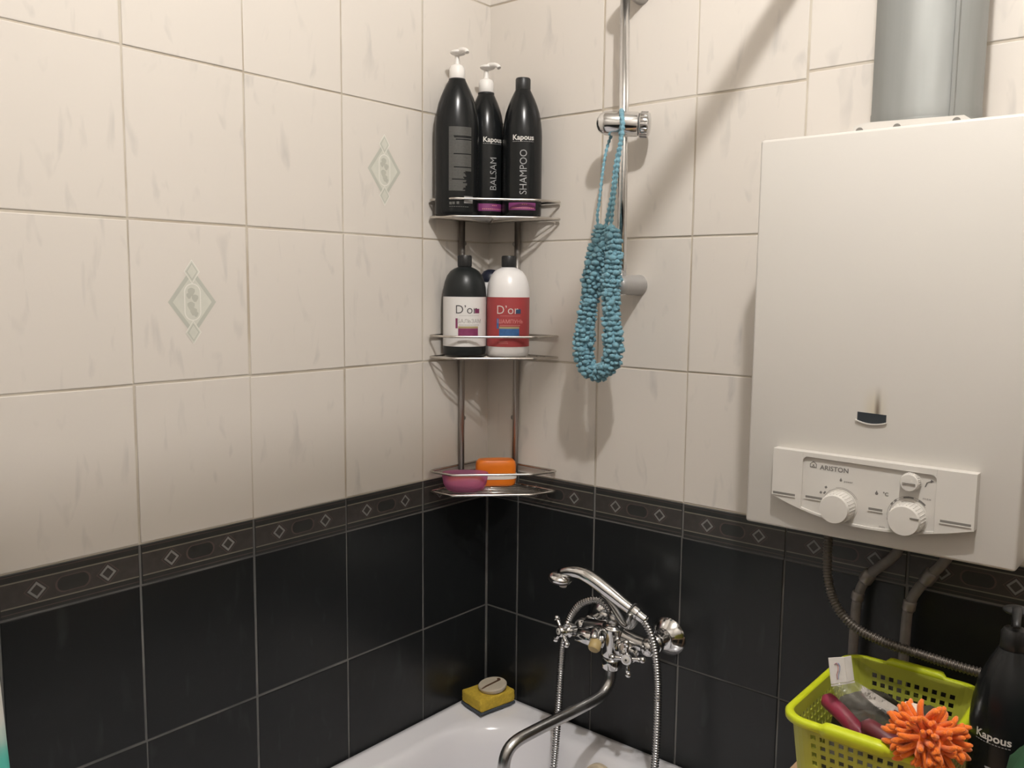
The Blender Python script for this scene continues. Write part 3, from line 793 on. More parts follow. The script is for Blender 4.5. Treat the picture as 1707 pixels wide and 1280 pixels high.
bm = bmesh.new(); lathe(bm, [(.0215, .0055), (.0205, .010), (.0165, .011)], 28, M4=Mx); link_mesh('spray_face', bm, m_jet_d, hd)
bm = bmesh.new(); lathe(bm, [(.0075, .010), (.0072, .015), (.001, .0155)], 18, c=(-.012, .0, .0), M4=Mx); link_mesh('spray_ring', bm, m_plastic_w, hd)
bm = bmesh.new(); lathe(bm, [(.0048, .006), (.0048, .0145), (.001, .015)], 14, c=(.011, -.010, 0), M4=Mx); link_mesh('spray_button', bm, m_jet_o, hd)
bm = bmesh.new(); ball(bm, Mx @ Vector((.026, -.006, .016)), .0036, 2); tube(bm, [Mx @ Vector((.022, -.004, .004)), Mx @ Vector((.026, -.006, .014))], .0022, 8); link_mesh('mode_lever', bm, m_chrome, hd)
ax = (Vector((.4535, -.101, -.1905))-Vector((.425, -.104, -.176))).normalized()
bm = bmesh.new(); Mx = axis_mat((.4480, -.101, -.1875), ax)
lathe(bm, [(.0135, -.002), (.0135, .001)], 24, M4=Mx); link_mesh('gasket', bm, m_ink_d, hs)
bm = bmesh.new(); lathe(bm, [(.0120, .001), (.0128, .004), (.0122, .013), (.0090, .015), (.0100, .016), (.0096, .030), (.0080, .032)], 20, M4=Mx); link_mesh('hose_nut', bm, m_chrome, hs, True, autos=.6)
hpt = [(.472, -.101, -.2005), (.484, -.1025, -.212), (.495, -.1035, -.232), (.5025, -.1035, -.262), (.507, -.1035, -.30), (.5085, -.1035, -.34), (.509, -.1045, -.42), (.508, -.112, -.50), (.50, -.135, -.60), (.47, -.16, -.70), (.39, -.18, -.765), (.31, -.165, -.72), (.283, -.130, -.64), (.274, -.100, -.56), (.2730, -.092, -.50), (.2735, -.086, -.43), (.275, -.083, -.36), (.278, -.082, -.31), (.286, -.080, -.268), (.297, -.078, -.240), (.313, -.076, -.2185), (.333, -.074, -.2060), (.350, -.070, -.2020), (.366, -.066, -.2085), (.378, -.062, -.224), (.386, -.064, -.240)]
bm = bmesh.new(); pp = catmull(hpt, .00125); tube(bm, pp, [.0066+.0012*math.sin(i*2*PI/4) for i in range(len(pp))], 10)
tag(link_mesh('shower_hose', bm, m_chrome_d, None), 'silver ribbed shower hose hanging down both sides of the bath tap', 'hose')

# ------------------------------------------------------------------ slide rail and scrubber
rail = thing('shower_rail', 'vertical chrome shower rail with a sliding holder on the tiled wall', 'shower rail', (0, 0, 0))
RX, RY = .3765, -.057
bm = bmesh.new(); tube(bm, [(RX+.003, RY, .385), (RX, RY, .62), (RX-.004, RY, .945)], .0086, 20); link_mesh('rail_tube', bm, m_chrome, rail)
for z in (.4035, .935):
    bm = bmesh.new(); Mx = axis_mat((RX+.004 if z < .6 else RX-.004, 0, z), (0, -1, 0))
    lathe(bm, [(.0200, 0), (.0200, .003), (.0188, .010), (.0182, .045), (.0178, .062), (.0165, .069), (.012, .0735), (.001, .075)], 32, M4=Mx)
    b_ = link_mesh('bracket', bm, m_bracket, rail, True, autos=.8)
    bm = bmesh.new(); lathe(bm, [(.0060, .0742), (.0060, .0756)], 16, M4=Mx); link_mesh('screw_cap', bm, m_dark, b_)
zs = .6925
bm = bmesh.new(); Mx = axis_mat((.3365, -.0870, zs+.003), (.87, .49, -.06))
lathe(bm, [(.001, .0), (.008, .0012), (.0155, .0055), (.0205, .0130), (.0218, .021), (.0218, .074), (.0205, .076)], 36, M4=Mx); sl = link_mesh('slider', bm, m_chrome, rail, True, autos=.9)
bm = bmesh.new(); lathe(bm, [(.0195, .0755), (.0195, .0775)], 28, M4=Mx); link_mesh('seam_ring', bm, m_ink_d, sl)
bm = bmesh.new(); lathe(bm, [(.0205, .0772), (.0222, .079), (.0222, .092), (.0195, .0965), (.010, .0985), (.001, .099)], 36, M4=Mx)
for i in range(22):
    t = 2*PI*i/22; tube(bm, [Mx @ Vector((.0222*math.cos(t), .0222*math.sin(t), .080)), Mx @ Vector((.0222*math.cos(t), .0222*math.sin(t), .0925))], .0011, 5)
link_mesh('clamp_knob', bm, m_chrome, sl, True, autos=.9)

scr = thing('bath_scrubber', 'blue knitted bath scrubber hanging by its strap from the shower rail', 'bath scrubber', (0, 0, 0))
LY = -.105
def yarn_lumps(bm, path, rad, turns, rnd, lump=.0056, per=9):
    """puffy knitted yarn: a core tube wrapped in rows of small lumps"""
    n = len(path)
    tube(bm, path, [rad(i/(n-1))*.86 for i in range(n)], 12)
    L = sum((path[i+1]-path[i]).length for i in range(n-1)); k = int(L/turns)
    for j in range(k+1):
        t = j/k; i = min(n-2, int(t*(n-1))); p = path[i].lerp(path[i+1], t*(n-1)-i); dv = (path[i+1]-path[i]).normalized()
        a = dv.cross(Vector((0, 1, 0)) if abs(dv.y) < .9 else Vector((1, 0, 0))).normalized(); b = dv.cross(a)
        ph = rnd.uniform(0, 6)
        for q in range(per):
            an = ph+2*PI*q/per+rnd.uniform(-.25, .25); R0 = rad(t)*rnd.uniform(.86, 1.10)
            ctr = p+(a*math.cos(an)+b*math.sin(an))*R0+dv*rnd.uniform(-.002, .002)
            s = lump*rnd.uniform(.7, 1.25)
            ball(bm, ctr, s, 1, sc=(rnd.uniform(.8, 1.3), rnd.uniform(.8, 1.2), rnd.uniform(.6, 1.0)))
rnd = random.Random(3)
bm = bmesh.new()
loopL = catmull([(0.3656, LY, 0.5072), (0.3608, LY, 0.4892), (0.3589, LY, 0.4624), (0.3521, LY, 0.4192), (0.3437, LY, 0.381), (0.3354, LY, 0.3324), (0.3307, LY, 0.3023), (0.33, LY, 0.2733), (0.3415, LY, 0.2483), (0.3619, LY, 0.242), (0.3815, LY-.002, 0.2489), (0.3966, LY-.003, 0.2706), (0.3995, LY-.004, 0.3055), (0.3948, LY-.004, 0.3345), (0.3924, LY-.004, 0.3764), (0.3925, LY-.004, 0.4192), (0.3964, LY-.004, 0.4617), (0.3945, LY-.003, 0.485), (0.3838, LY-.002, 0.5023)], .006)
_rp = [8, 13, 19, 18, 13, 12.5, 15, 17, 15, 12, 13, 15, 14.5, 12.5, 13, 14, 11, 11, 8]
def rad_px(t):
    q = t*(len(_rp)-1); i = min(len(_rp)-2, int(q)); return (_rp[i]+(_rp[i+1]-_rp[i])*(q-i))*.00112*.88
yarn_lumps(bm, loopL, rad_px, .0086, rnd, .0062, 9)
bridge = catmull([(.3725, LY+.004, .505), (.3740, LY+.003, .48), (.3760, LY+.003, .45), (.3745, LY+.003, .415), (.3710, LY+.003, .388)], .006)
yarn_lumps(bm, bridge, lambda t: .0125-.004*t, .0066, rnd, .0044, 10)
link_mesh('knitted_body', bm, m_yarn, scr)
def strap(pts, rad):
    bm = bmesh.new(); P_ = catmull(pts, .0022)
    tube(bm, P_, [rad*(1+.30*math.sin(i*1.5)) for i in range(len(P_))], 8, flat=.8); return link_mesh('strap', bm, m_yarn, scr, True)
sx0 = .383
strap([(.3570, LY+.001, .508), (.3549, -.104, .530), (.3545, -.099, .5486), (.3531, -.090, .5922), (.3480, -.073, .637), (.3470, -.056, .672), (.3560, -.043, .697), (.3700, -.0560, .7145), (.3830, -.0780, .7120), (.3930, -.0905, .692), (.3940, -.0930, .665)], .0033)
strap([(.3935, -.0930, .672), (.3960, -.0960, .6500), (.3935, -.0990, .6196), (.3905, -.102, .5779), (.3880, -.104, .5412), (.3850, LY, .5065)], .0042)
strap([(.3560, -.045, .690), (.3640, -.0500, .7085), (.3770, -.0660, .7155), (.3900, -.0850, .7060), (.3990, -.0945, .6861), (.3985, -.0975, .6606), (.3890, -.0995, .6150), (.3860, -.102, .57), (.3800, -.104, .535), (.3740, LY, .505)], .0038)

# ------------------------------------------------------------------ corner shelf
shelf = thing('corner_shelf', 'three-tier chrome wire corner shelf holding the bottles and soap boxes', 'shelf', (0, 0, 0))
TR = (-.0225, .2555, .5340); RL = (.0195, .2985, .5680)
pent = lambda z, k=1.: [Vector((.006, -.006, z)), Vector((.0065, -.186*k, z)), Vector((.068*k, -.183*k, z)), Vector((.183*k, -.064*k, z)), Vector((.199*k, -.0065, z))]
def rounded(poly, rad=.008, n=4):
    out = []; m = len(poly)
    for i in range(m):
        a, b, c = poly[i-1], poly[i], poly[(i+1) % m]
        p = b+(a-b).normalized()*rad; q = b+(c-b).normalized()*rad
        for k in range(n+1):
            t = k/n; out.append(p*(1-t)**2+b*2*t*(1-t)+q*t*t)
    return out
for zt, zr in zip(TR, RL):
    bm = bmesh.new(); tube(bm, rounded(pent(zt)), .0025, 10, closed=True); tr = link_mesh('tray', bm, m_wire, shelf)
    bm = bmesh.new(); tube(bm, rounded(pent(zr)), .0025, 10, closed=True); link_mesh('guard_rail', bm, m_wire, shelf)
    # tray wires run parallel to the front edge
    for k in range(11):
        sdist = .030+k*.0205
        # line x - y = sdist clipped to the pentagon
        pts = []
        P5 = pent(zt)
        for i in range(5):
            a, b = P5[i], P5[(i+1) % 5]; fa, fb = a.x-a.y-sdist, b.x-b.y-sdist
            if fa*fb < 0: pts.append(a.lerp(b, fa/(fa-fb)))
        if len(pts) == 2:
            bm = bmesh.new(); tube(bm, [p+Vector((0, 0, -.0005)) for p in pts], .0014, 6); link_mesh('wire', bm, m_wire, tr)
    bm = bmesh.new(); tube(bm, [(.009, -.009, zt-.002), (.122, -.122, zt-.002)], .0020, 8); link_mesh('wire', bm, m_wire, tr)
for (x, y) in ((.0095, -.094), (.0885, -.0095)):
    bm = bmesh.new(); tube(bm, [(x, y, -.026), (x, y, .575)], .0064, 14); ps = link_mesh('post', bm, m_post, shelf)
    for z in (.12, .487):
        bm = bmesh.new(); ox, oy = ((0, .006) if x < .05 else (-.006, 0))
        Mx = axis_mat((x+ox*1.2, y+oy*1.2, z), (1, 0, 0) if x < .05 else (0, -1, 0)); lathe(bm, [(.0052, -.009), (.0052, .001), (.003, .0025)], 14, M4=Mx)
        link_mesh('screw', bm, m_chrome_d, ps)

# ------------------------------------------------------------------ bottles
def cyl_fn(a, b, zoff=0., ang0=0., lift=.0006):
    """maps label (u = arc length, v = height) onto an elliptic bottle body facing -y"""
    def fn(u_, v_):
        rm = (a+b)/2; t = u_/rm + ang0
        return Vector((math.sin(t)*(a+lift), -math.cos(t)*(b+lift), v_+zoff))
    return fn
def kapous(name, label, loc, rot, a, b, scale, top, side='front', word='SHAMPOO', group='black salon bottles on the top tier'):
    t = thing(name, label, 'bottle', loc, rot, group)
    k = scale
    bm = bmesh.new()
    prof = [(.94, 0), (.985, .003), (1, .009), (1, .158*k), (.985, .171*k), (.945, .186*k), (.865, .2045*k), (.765, .2175*k), (.64, .2300*k), (.50, .2415*k), (.39, .250*k)]
    lathe(bm, [(r_, z) for r_, z in prof], 44, sx=a, sy=b)
    # neck: round
    for v in bm.verts:
        if v.co.z > .19*k:
            f = min(1, (v.co.z-.19*k)/(.06*k)); ang = math.atan2(v.co.y/b, v.co.x/a); rr0 = math.hypot(v.co.x/a, v.co.y/b)*(a+b)/2
            v.co.x = v.co.x*(1-f)+rr0*math.cos(ang)*f; v.co.y = v.co.y*(1-f)+rr0*math.sin(ang)*f
    link_mesh('bottle_body', bm, m_black_pl, t, True, autos=.8)
    nz = .249*k
    if top in ('pump', 'blackpump'):
        m_pump = globals()['m_pump'] if top == 'pump' else m_blackcap
        bm = bmesh.new(); lathe(bm, [(.0165, nz-.004), (.0165, nz+.001)], 24); link_mesh('neck_ring', bm, m_blackcap, t)
        bm = bmesh.new(); lathe(bm, [(.0148, nz), (.0155, nz+.001), (.0153, nz+.021), (.0125, nz+.0262), (.0075, nz+.028), (.0065, nz+.029)], 28)
        pm = link_mesh('pump', bm, m_pump, t, True, autos=.7)
        bm = bmesh.new(); lathe(bm, [(.0052, nz+.027), (.0045, nz+.048)], 16); link_mesh('pump_stem', bm, m_pump, pm, True, autos=.7)
        bm = bmesh.new()
        lathe(bm, [(.0045, nz+.044), (.0062, nz+.046), (.0062, nz+.050)], 16)
        ball(bm, (0, -.004, nz+.0505), .0155, 3, sc=(1.0, 1.0, .34))
        tube(bm, catmull([(0, -.010, nz+.0515), (0, -.026, nz+.0510), (0, -.040, nz+.0465), (0, -.044, nz+.042)], .004), [.0068, .0062, .0058, .0054, .0050, .0046, .0044, .0042, .004, .004, .004, .004, .004][:len(catmull([(0, -.010, nz+.0515), (0, -.026, nz+.0510), (0, -.040, nz+.0465), (0, -.044, nz+.042)], .004))], 12)
        hp_ = link_mesh('pump_head', bm, m_pump, pm); hp_.rotation_euler = (0, 0, PUMP_ROT)
    else:
        bm = bmesh.new(); lathe(bm, [(.0140, nz-.003), (.0150, nz-.001), (.0150, nz+.021), (.0138, nz+.0235), (.001, nz+.0237)], 28); link_mesh('cap', bm, m_blackcap, t, True, autos=.6)
    fn = cyl_fn(a, b)
    if side == 'front':
        bm = bmesh.new()
        put_text(bm, 'Kapous', .0098, lambda u_, v_: fn(u_+.002, v_+.1530*k), bold=.022); 
        link_mesh('brand_print', bm, m_ink_w, t)
        bm = bmesh.new()
        for i in range(12): patch(bm, fn, -.019+i*.0035, -.019+i*.0035+.0024, .1445*k, .1455*k, 1)
        put_text(bm, word, .0138, lambda u_, v_: fn(u_+.002, v_+.0860*k), sx=.93, vertical=True, bold=-.004)
        link_mesh('word_print', bm, m_ink_s, t)['kind'] = 'stuff'
        bm = bmesh.new(); patch(bm, fn, -.027, .029, .0125, .0270, 12); mp_ = link_mesh('magenta_strip', bm, m_mag, t)
        bm = bmesh.new(); f2 = cyl_fn(a, b, lift=.0010)
        for z, u0, u1 in ((.0235, 0., .010), (.0165, -.020, .024)): 
            q = u0
            while q < u1: patch(bm, f2, q, q+.0028, z-.0008, z+.0008, 1); q += .0038
        link_mesh('strip_print', bm, m_ink_p, mp_)
    else:
        bm = bmesh.new(); rr = random.Random(11); z = .158*k
        lines = []
        while z > .046:
            lines.append(z); z -= .0021
        for i, z in enumerate(lines):
            if i in (8, 9, 11, 24, 36, 47): 
                patch(bm, fn, -.021, -.012+rr.uniform(-.004, .004), z-.0007, z+.0007, 2)
                continue
            patch(bm, fn, -.021, .0205 if i < 40 else .008+rr.uniform(-.004, .004), z-.00078, z+.00078, 6)
        for q, zz in ((-.020, .0195), (-.0145, .020), (-.007, .0205)): patch(bm, fn, q, q+.0045, zz, zz+.005, 2)
        for i in range(9): patch(bm, fn, -.020+i*.004, -.020+i*.004+.003, .0150, .0162, 1)
        link_mesh('small_print', bm, m_ink_s2, t)['kind'] = 'stuff'
        bm = bmesh.new(); patch(bm, fn, .0065, .0245, .0225, .0360, 4); bc = link_mesh('barcode', bm, m_ink_s, t)
    return t
PUMP_ROT = 0.25
CAMP = Vector((1.2685, -1.4230, .3975))
def face(x, y, extra=0.):
    v = CAMP-Vector((x, y, 0)); return math.atan2(v.y, v.x)+PI/2+extra
ZT = TR[2]+.0030
x, y = .0475, -.1500; kapous('pump_bottle', 'tall black pump bottle with a grey block of small print, leftmost on the top tier', (x, y, ZT), face(x, y, .20), .0440, .0360, 1.055, 'pump', 'back')
x, y = .0540, -.0720; kapous('pump_bottle', 'black pump bottle lettered BALSAM, between two others on the top tier', (x, y, ZT), face(x, y, .36), .0375, .0375, 1.0, 'pump', 'front', 'BALSAM')
x, y = .1300, -.0470; kapous('shampoo_bottle', 'black capped bottle lettered SHAMPOO on the top tier', (x, y, ZT), face(x, y), .0395, .0375, 1.0, 'cap', 'front', 'SHAMPOO')

def dor(name, label, loc, rot, bodym, labelm, inkm, bmat, word, sqm, barm, strm, subm):
    t = thing(name, label, 'bottle', loc, rot, 'large round-shouldered bottles on the middle tier')
    R0 = .0435; bm = bmesh.new()
    lathe(bm, [(.040, 0), (.0425, .003), (R0, .010), (R0, .128), (.0428, .138), (.0405, .149), (.0360, .161), (.0290, .1705), (.0215, .1755), (.0160, .1775), (.0130, .1790)], 48)
    link_mesh('bottle_body', bm, bodym, t, True, autos=.9)
    bm = bmesh.new(); lathe(bm, [(.0130, .178), (.0140, .180), (.0140, .2005), (.0132, .2020), (.001, .2022)], 32)
    for i in range(26):
        q = 2*PI*i/26; tube(bm, [(.0140*math.cos(q), .0140*math.sin(q), .181), (.0140*math.cos(q), .0140*math.sin(q), .2000)], .0005, 4)
    link_mesh('cap', bm, m_blackcap, t, True, autos=.7)
    fn = cyl_fn(R0, R0, lift=.0005); f2 = cyl_fn(R0, R0, lift=.0009)
    bm = bmesh.new(); patch(bm, fn, -.0640, .0640, .0200, .1190, 48); lb = link_mesh('label', bm, labelm, t, True)
    cx = .008
    bm = bmesh.new(); put_text(bm, "D\u2019or", .0170, lambda u_, v_: f2(u_+cx-.0045, v_+.0945), sx=.97, bold=-.006); link_mesh('brand_print', bm, inkm, lb)
    bm = bmesh.new(); put_text(bm, word, .0075, lambda u_, v_: f2(u_+cx+.0015, v_+.0710), sx=.97)
    for i in range(16): patch(bm, f2, cx-.019+i*.0026, cx-.019+i*.0026+.0016, .0815, .0823, 1)
    for i in range(14): patch(bm, f2, cx-.020+i*.0030, cx-.020+i*.0030+.0022, .0625, .0637, 1)
    link_mesh('word_print', bm, subm, lb)['kind'] = 'stuff'
    bm = bmesh.new(); patch(bm, f2, cx+.012, cx+.0225, .0865, .0955, 4); link_mesh('colour_square', bm, sqm, lb)
    bm = bmesh.new(); patch(bm, f2, cx-.0270, cx-.0225, .0565, .0765, 2); link_mesh('colour_tab', bm, barm, lb)
    bm = bmesh.new(); patch(bm, f2, cx-.0215, cx+.0195, .0420, .0565, 10); link_mesh('colour_panel', bm, strm, lb)
    bm = bmesh.new(); patch(bm, f2, cx-.0215, cx+.0195, .0565, .0605, 10); link_mesh('olive_stripe', bm, m_olive, lb)
    bm = bmesh.new()
    for i in range(7): patch(bm, f2, cx-.022+i*.0026, cx-.022+i*.0026+.0018, .0300, .0310, 1); patch(bm, f2, cx-.022+i*.0028, cx-.022+i*.0028+.0018, .0270, .0280, 1)
    link_mesh('small_print', bm, subm, lb)['kind'] = 'stuff'
    return t
ZM = TR[1]+.0028
x, y = .0475, -.1260; dor('balsam_bottle', 'large black bottle with a white label and purple panel, on the middle tier', (x, y, ZM), face(x, y, .02), m_dor_black, m_paper_w, m_ink_d, None, 'БАЛЬЗАМ', m_plum, m_plum, m_plum, m_ink_g)
x, y = .1130, -.0660; dor('shampoo_bottle', 'large white bottle with a red label and blue panel, on the middle tier', (x, y, ZM), face(x, y, -.10), m_dor_white, m_paper_r, m_ink_w, None, 'ШАМПУНЬ', m_steelblue, m_blue, m_blue, m_ink_p)
t = thing('small_bottle', 'small white bottle with a domed navy cap, half hidden behind the two large bottles', 'bottle', (.0420, -.0400, ZM))
bm = bmesh.new(); lathe(bm, [(.021, 0), (.0235, .003), (.0235, .135), (.022, .146), (.0180, .152)], 32); link_mesh('bottle_body', bm, m_dor_white, t, True, autos=.8)
bm = bmesh.new(); lathe(bm, [(.0215, .150), (.0220, .154), (.0205, .164), (.0150, .172), (.007, .1755), (.001, .176)], 32); link_mesh('cap', bm, m_navy, t, True, autos=.8)

# ------------------------------------------------------------------ soap dishes on the lowest tier
ZB = TR[0]+.0028
x, y = .0620, -.1380
t = thing('soap_dish', 'open pink translucent soap dish on the lowest tier of the corner shelf', 'soap dish', (x, y, ZB), face(x, y))
bm = bmesh.new(); lathe(bm, [(.60, 0), (.80, .004), (.93, .016), (1.0, .036), (.965, .036), (.90, .018), (.74, .0075), (.02, .0065)], 40, sx=.0480, sy=.0330, sq=.8, cap=True); link_mesh('dish', bm, m_pink, t, True)
t = thing('soap_bar', 'olive yellow soap inside the pink soap dish', 'soap', (x, y, ZB+.0076), face(x, y))
bm = bmesh.new(); lathe(bm, [(.50, 0), (.80, .002), (.98, .008), (1.0, .013), (.90, .0185), (.55, .0215), (.02, .022)], 32, sx=.0370, sy=.0235, sq=.75); link_mesh('soap', bm, m_soap, t, True)
x, y = .0740, -.0560
t = thing('soap_box', 'closed orange soap box with a white band, behind the pink dish', 'soap box', (x, y, ZB), face(x, y, .12))
bm = bmesh.new(); lathe(bm, [(.86, 0), (.95, .002), (.985, .006), (1.0, .015)], 40, sx=.0425, sy=.0220, sq=.55); link_mesh('box_base', bm, m_orange_p, t, True, autos=.8)
bm = bmesh.new(); lathe(bm, [(1.0, .015), (1.035, .016), (1.035, .0255), (1.0, .0265)], 40, sx=.0425, sy=.0220, sq=.55); link_mesh('box_band', bm, m_band_w, t, True, autos=.6)
bm = bmesh.new(); lathe(bm, [(1.0, .0265), (1.0, .043), (.965, .0500), (.86, .0545), (.40, .0555), (.02, .0556)], 40, sx=.0425, sy=.0220, sq=.55); link_mesh('box_lid', bm, m_orange_p, t, True, autos=.8)

# ------------------------------------------------------------------ sponge and plug on the bath corner
sa = Vector((.0143, -.0940)); sb = Vector((.0909, -.1195)); sc_ = Vector((.105, -.0216))
ctr = (sa+sc_)/2
t = thing('sponge', 'yellow foam sponge with a dark scouring side down, on the bath corner', 'sponge', (ctr.x, ctr.y, RIM))
ang = math.atan2((sc_-sb).y, (sc_-sb).x)
t.rotation_euler = (0, 0, ang-.05)
def lump_box(lx, ly, z0, z1, jit, bev, seed):
    rr = random.Random(seed); bm = bmesh.new(); box(bm, (-lx/2, -ly/2, z0), (lx/2, ly/2, z1), bev, 2)
    bmesh.ops.subdivide_edges(bm, edges=[e for e in bm.edges if e.calc_length() > .012], cuts=5, use_grid_fill=True)
    for v in bm.verts: v.co += Vector((rr.uniform(-jit, jit), rr.uniform(-jit, jit), rr.uniform(-jit, jit) if v.co.z > z0+.001 else 0))
    return bm
link_mesh('scouring_pad', lump_box(.095, .072, .0, .0060, .0004, .001, 1), m_sponge_b, t)
link_mesh('foam', lump_box(.094, .071, .0060, .0330, .0007, .004, 2), m_sponge_y, t, True)
t = thing('bath_plug', 'round beige plug with a rusty brown streak, lying on the yellow sponge', 'plug', (ctr.x+.006, ctr.y+.008, RIM+.0345))
t.rotation_euler = (.10, -.06, .0)
bm = bmesh.new(); lathe(bm, [(.0285, 0), (.0310, .003), (.0318, .0085), (.0300, .0110), (.020, .0115), (.001, .0116)], 40); link_mesh('disc', bm, m_stone, t, True, autos=.6)
bm = bmesh.new(); tube(bm, catmull([(-.004, -.030, .0100), (-.002, -.020, .0122), (.001, -.004, .0123), (.004, .012, .0125), (.005, .020, .0124), (.001, .0215, .0124), (-.001, .018, .0123)], .004), .0019, 8); link_mesh('rusty_pin', bm, m_rust, t)

# ------------------------------------------------------------------ table, basket and what stands there
TZ = -.300
tb = thing('side_table', 'tan-topped side table beside the bath, under the green basket', 'table', (0, 0, 0))
bm = bmesh.new(); box(bm, (.805, -.60, TZ-.022), (1.50, -.045, TZ), .003); link_mesh('table_top', bm, m_table, tb)
for x in (.835, 1.465):
    for y in (-.57, -.08):
        bm = bmesh.new(); box(bm, (x-.02, y-.02, FLOOR), (x+.02, y+.02, TZ-.022), .002); link_mesh('leg', bm, m_table, tb)

BC = Vector((.9380, -.2400, TZ)); BHt = .1480
bk = thing('basket', 'lime green plastic basket with square holes, on the tan table', 'basket', BC)
hw, hd, rad = .0905, .1235, .028
def perim(k, inset=0.):
    """points round the basket at taper k with their arc coordinate kept"""
    a, b, r_ = hw*k-inset, hd*k-inset, rad
    return a, b, r_
def wall_pt(side, s, z):
    """side 0 front 1 right 2 back 3 left; s in [-1,1] along the flat part"""
    k = .86+.14*(z/BHt); a, b, r_ = perim(k)
    if side == 0: return Vector((s*(a-r_), -b, z))
    if side == 1: return Vector((a, s*(b-r_), z))
    if side == 2: return Vector((-s*(a-r_), b, z))
    return Vector((-a, -s*(b-r_), z))
def corner_pt(i, t, z):
    k = .86+.14*(z/BHt); a, b, r_ = perim(k)
    cx, cy, a0 = ((a-r_, -b+r_, -PI/2), (a-r_, b-r_, 0), (-a+r_, b-r_, PI/2), (-a+r_, -b+r_, PI))[i]
    return Vector((cx+r_*math.cos(a0+t*PI/2), cy+r_*math.sin(a0+t*PI/2), z))
zcuts = [0, .010]
z = .028
while z < BHt-.020:
    zcuts += [z, z+.0068]; z += .0120
zcuts += [BHt-.006, BHt]
zcuts = sorted(set(round(q, 5) for q in zcuts))
holes_z = {i for i in range(len(zcuts)-1) if abs(zcuts[i+1]-zcuts[i]-.0068) < .0003}
def side_cuts(side):
    L = 2*((hw if side in (0, 2) else hd)-rad)
    nh_ = 10 if side in (0, 2) else 14
    pitch = .0122; hwid = .0070; tot = (nh_-1)*pitch+hwid
    s0 = -tot/2; cuts = [-L/2]; H_ = set()
    for i in range(nh_):
        cuts.append(s0+i*pitch); H_.add(len(cuts)-1); cuts.append(s0+i*pitch+hwid)
    cuts.append(L/2)
    return [c_/(L/2) for c_ in cuts], H_
bm = bmesh.new()
colsP = []; hole_cols = []
for side in range(4):
    cuts, H_ = side_cuts(side)
    for i, s in enumerate(cuts): 
        colsP.append((lambda z, side=side, s=s: wall_pt(side, s, z))); hole_cols.append(i in H_)
    for j in range(1, 6): colsP.append((lambda z, side=side, j=j: corner_pt(side, j/6, z))); hole_cols.append(False)
grid = [[bm.verts.new(cf(z)) for z in zcuts] for cf in colsP]
n = len(grid)
for i in range(n):
    for j in range(len(zcuts)-1):
        if hole_cols[i] and j in holes_z: continue
        bm.faces.new((grid[i][j], grid[(i+1) % n][j], grid[(i+1) % n][j+1], grid[i][j+1]))
bm.faces.new([grid[i][0] for i in reversed(range(n))])
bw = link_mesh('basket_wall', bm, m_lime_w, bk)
so = bw.modifiers.new('solid', 'SOLIDIFY'); so.thickness = .0022; so.offset = -1
# rolled rim, wider and raised at the two handles
bm = bmesh.new(); rim = []
for side in range(4):
    for q in range(24):
        s = -1+2*q/24; p = wall_pt(side, s, BHt)
        hump = 0.
        if side in (0, 2):
            h_ = max(0, min(1, (.66-abs(s))/.10)); h_ = h_*h_*(3-2*h_); hump = h_
        rim.append((p, hump, side))
    for j in range(8): rim.append((corner_pt(side, j/8, BHt), 0., side))
rings = []; m_ = len(rim)
for i, (p, hmp, side) in enumerate(rim):
    nx = rim[(i+1) % m_][0]-rim[i-1][0]; nx.z = 0; nx.normalize(); out = Vector((nx.y, -nx.x, 0))
    wd = .0085+.0055*hmp; up = .0050*hmp
    prof = [(-.0022, -.004), (-.0022, .0015+up), (.0015, .0030+up), (wd-.002, .0022+up), (wd, -.0004+up*.7), (wd-.0004, -.0070), (wd-.0020, -.0070), (wd-.0022, -.001)]
    rings.append([bm.verts.new(p+out*a+Vector((0, 0, b))) for a, b in prof])
for i in range(m_):
    A, B = rings[i], rings[(i+1) % m_]
    for k in range(8): bm.faces.new((A[k], B[k], B[(k+1) % 8], A[(k+1) % 8])).smooth = True
bmesh.ops.recalc_face_normals(bm, faces=bm.faces)
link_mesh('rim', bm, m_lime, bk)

# header card and clear bag leaning in the basket
bag = thing('plastic_bag', 'clear plastic bag with a white header card, leaning in the green basket', 'package', (0, 0, 0))
def q3(a, b, c, d_, nu, nv, bulge, nrm):
    rowsv = []
    for j in range(nv+1):
        t = j/nv; rowsv.append([])
        for i in range(nu+1):
            s = i/nu; p = (a.lerp(b, s)).lerp(d_.lerp(c, s), t); p = p+nrm*bulge*math.sin(PI*s)*math.sin(PI*min(1, t*1.15+.02))
            rowsv[-1].append(p)
    return rowsv
c_tl, c_tr, c_br, c_bl = Vector((.8760, -.2950, -.0905)), Vector((.9000, -.2750, -.0880)), Vector((.9055, -.2740, -.1205)), Vector((.8815, -.2960, -.1250))
nv_ = (c_tr-c_tl).cross(c_bl-c_tl).normalized()
if nv_.dot(CAMP-c_tl) < 0: nv_.negate()
bm = bmesh.new()
def slab(pts, th, mi=0):
    A = [bm.verts.new(p) for p in pts]; B = [bm.verts.new(p-nv_*th) for p in pts]
    bm.faces.new(A).material_index = mi; bm.faces.new(list(reversed(B))).material_index = mi
    for i in range(4): bm.faces.new((A[i], B[i], B[(i+1) % 4], A[(i+1) % 4])).material_index = mi
mid = .66
slab([c_tl, c_tl.lerp(c_tr, mid), c_bl.lerp(c_br, mid), c_bl], .0012)
slab([c_tl.lerp(c_tr, mid)+nv_*.001, c_tr-nv_*.003, c_br-nv_*.003, c_bl.lerp(c_br, mid)+nv_*.001], .0012)
slab([c_bl+Vector((0, 0, -.001))+nv_*.0008, c_br+Vector((0, 0, -.001))-nv_*.0015, c_br+Vector((.0003, 0, -.0030))-nv_*.0015, c_bl+Vector((.0003, 0, -.0030))+nv_*.0008], .001)
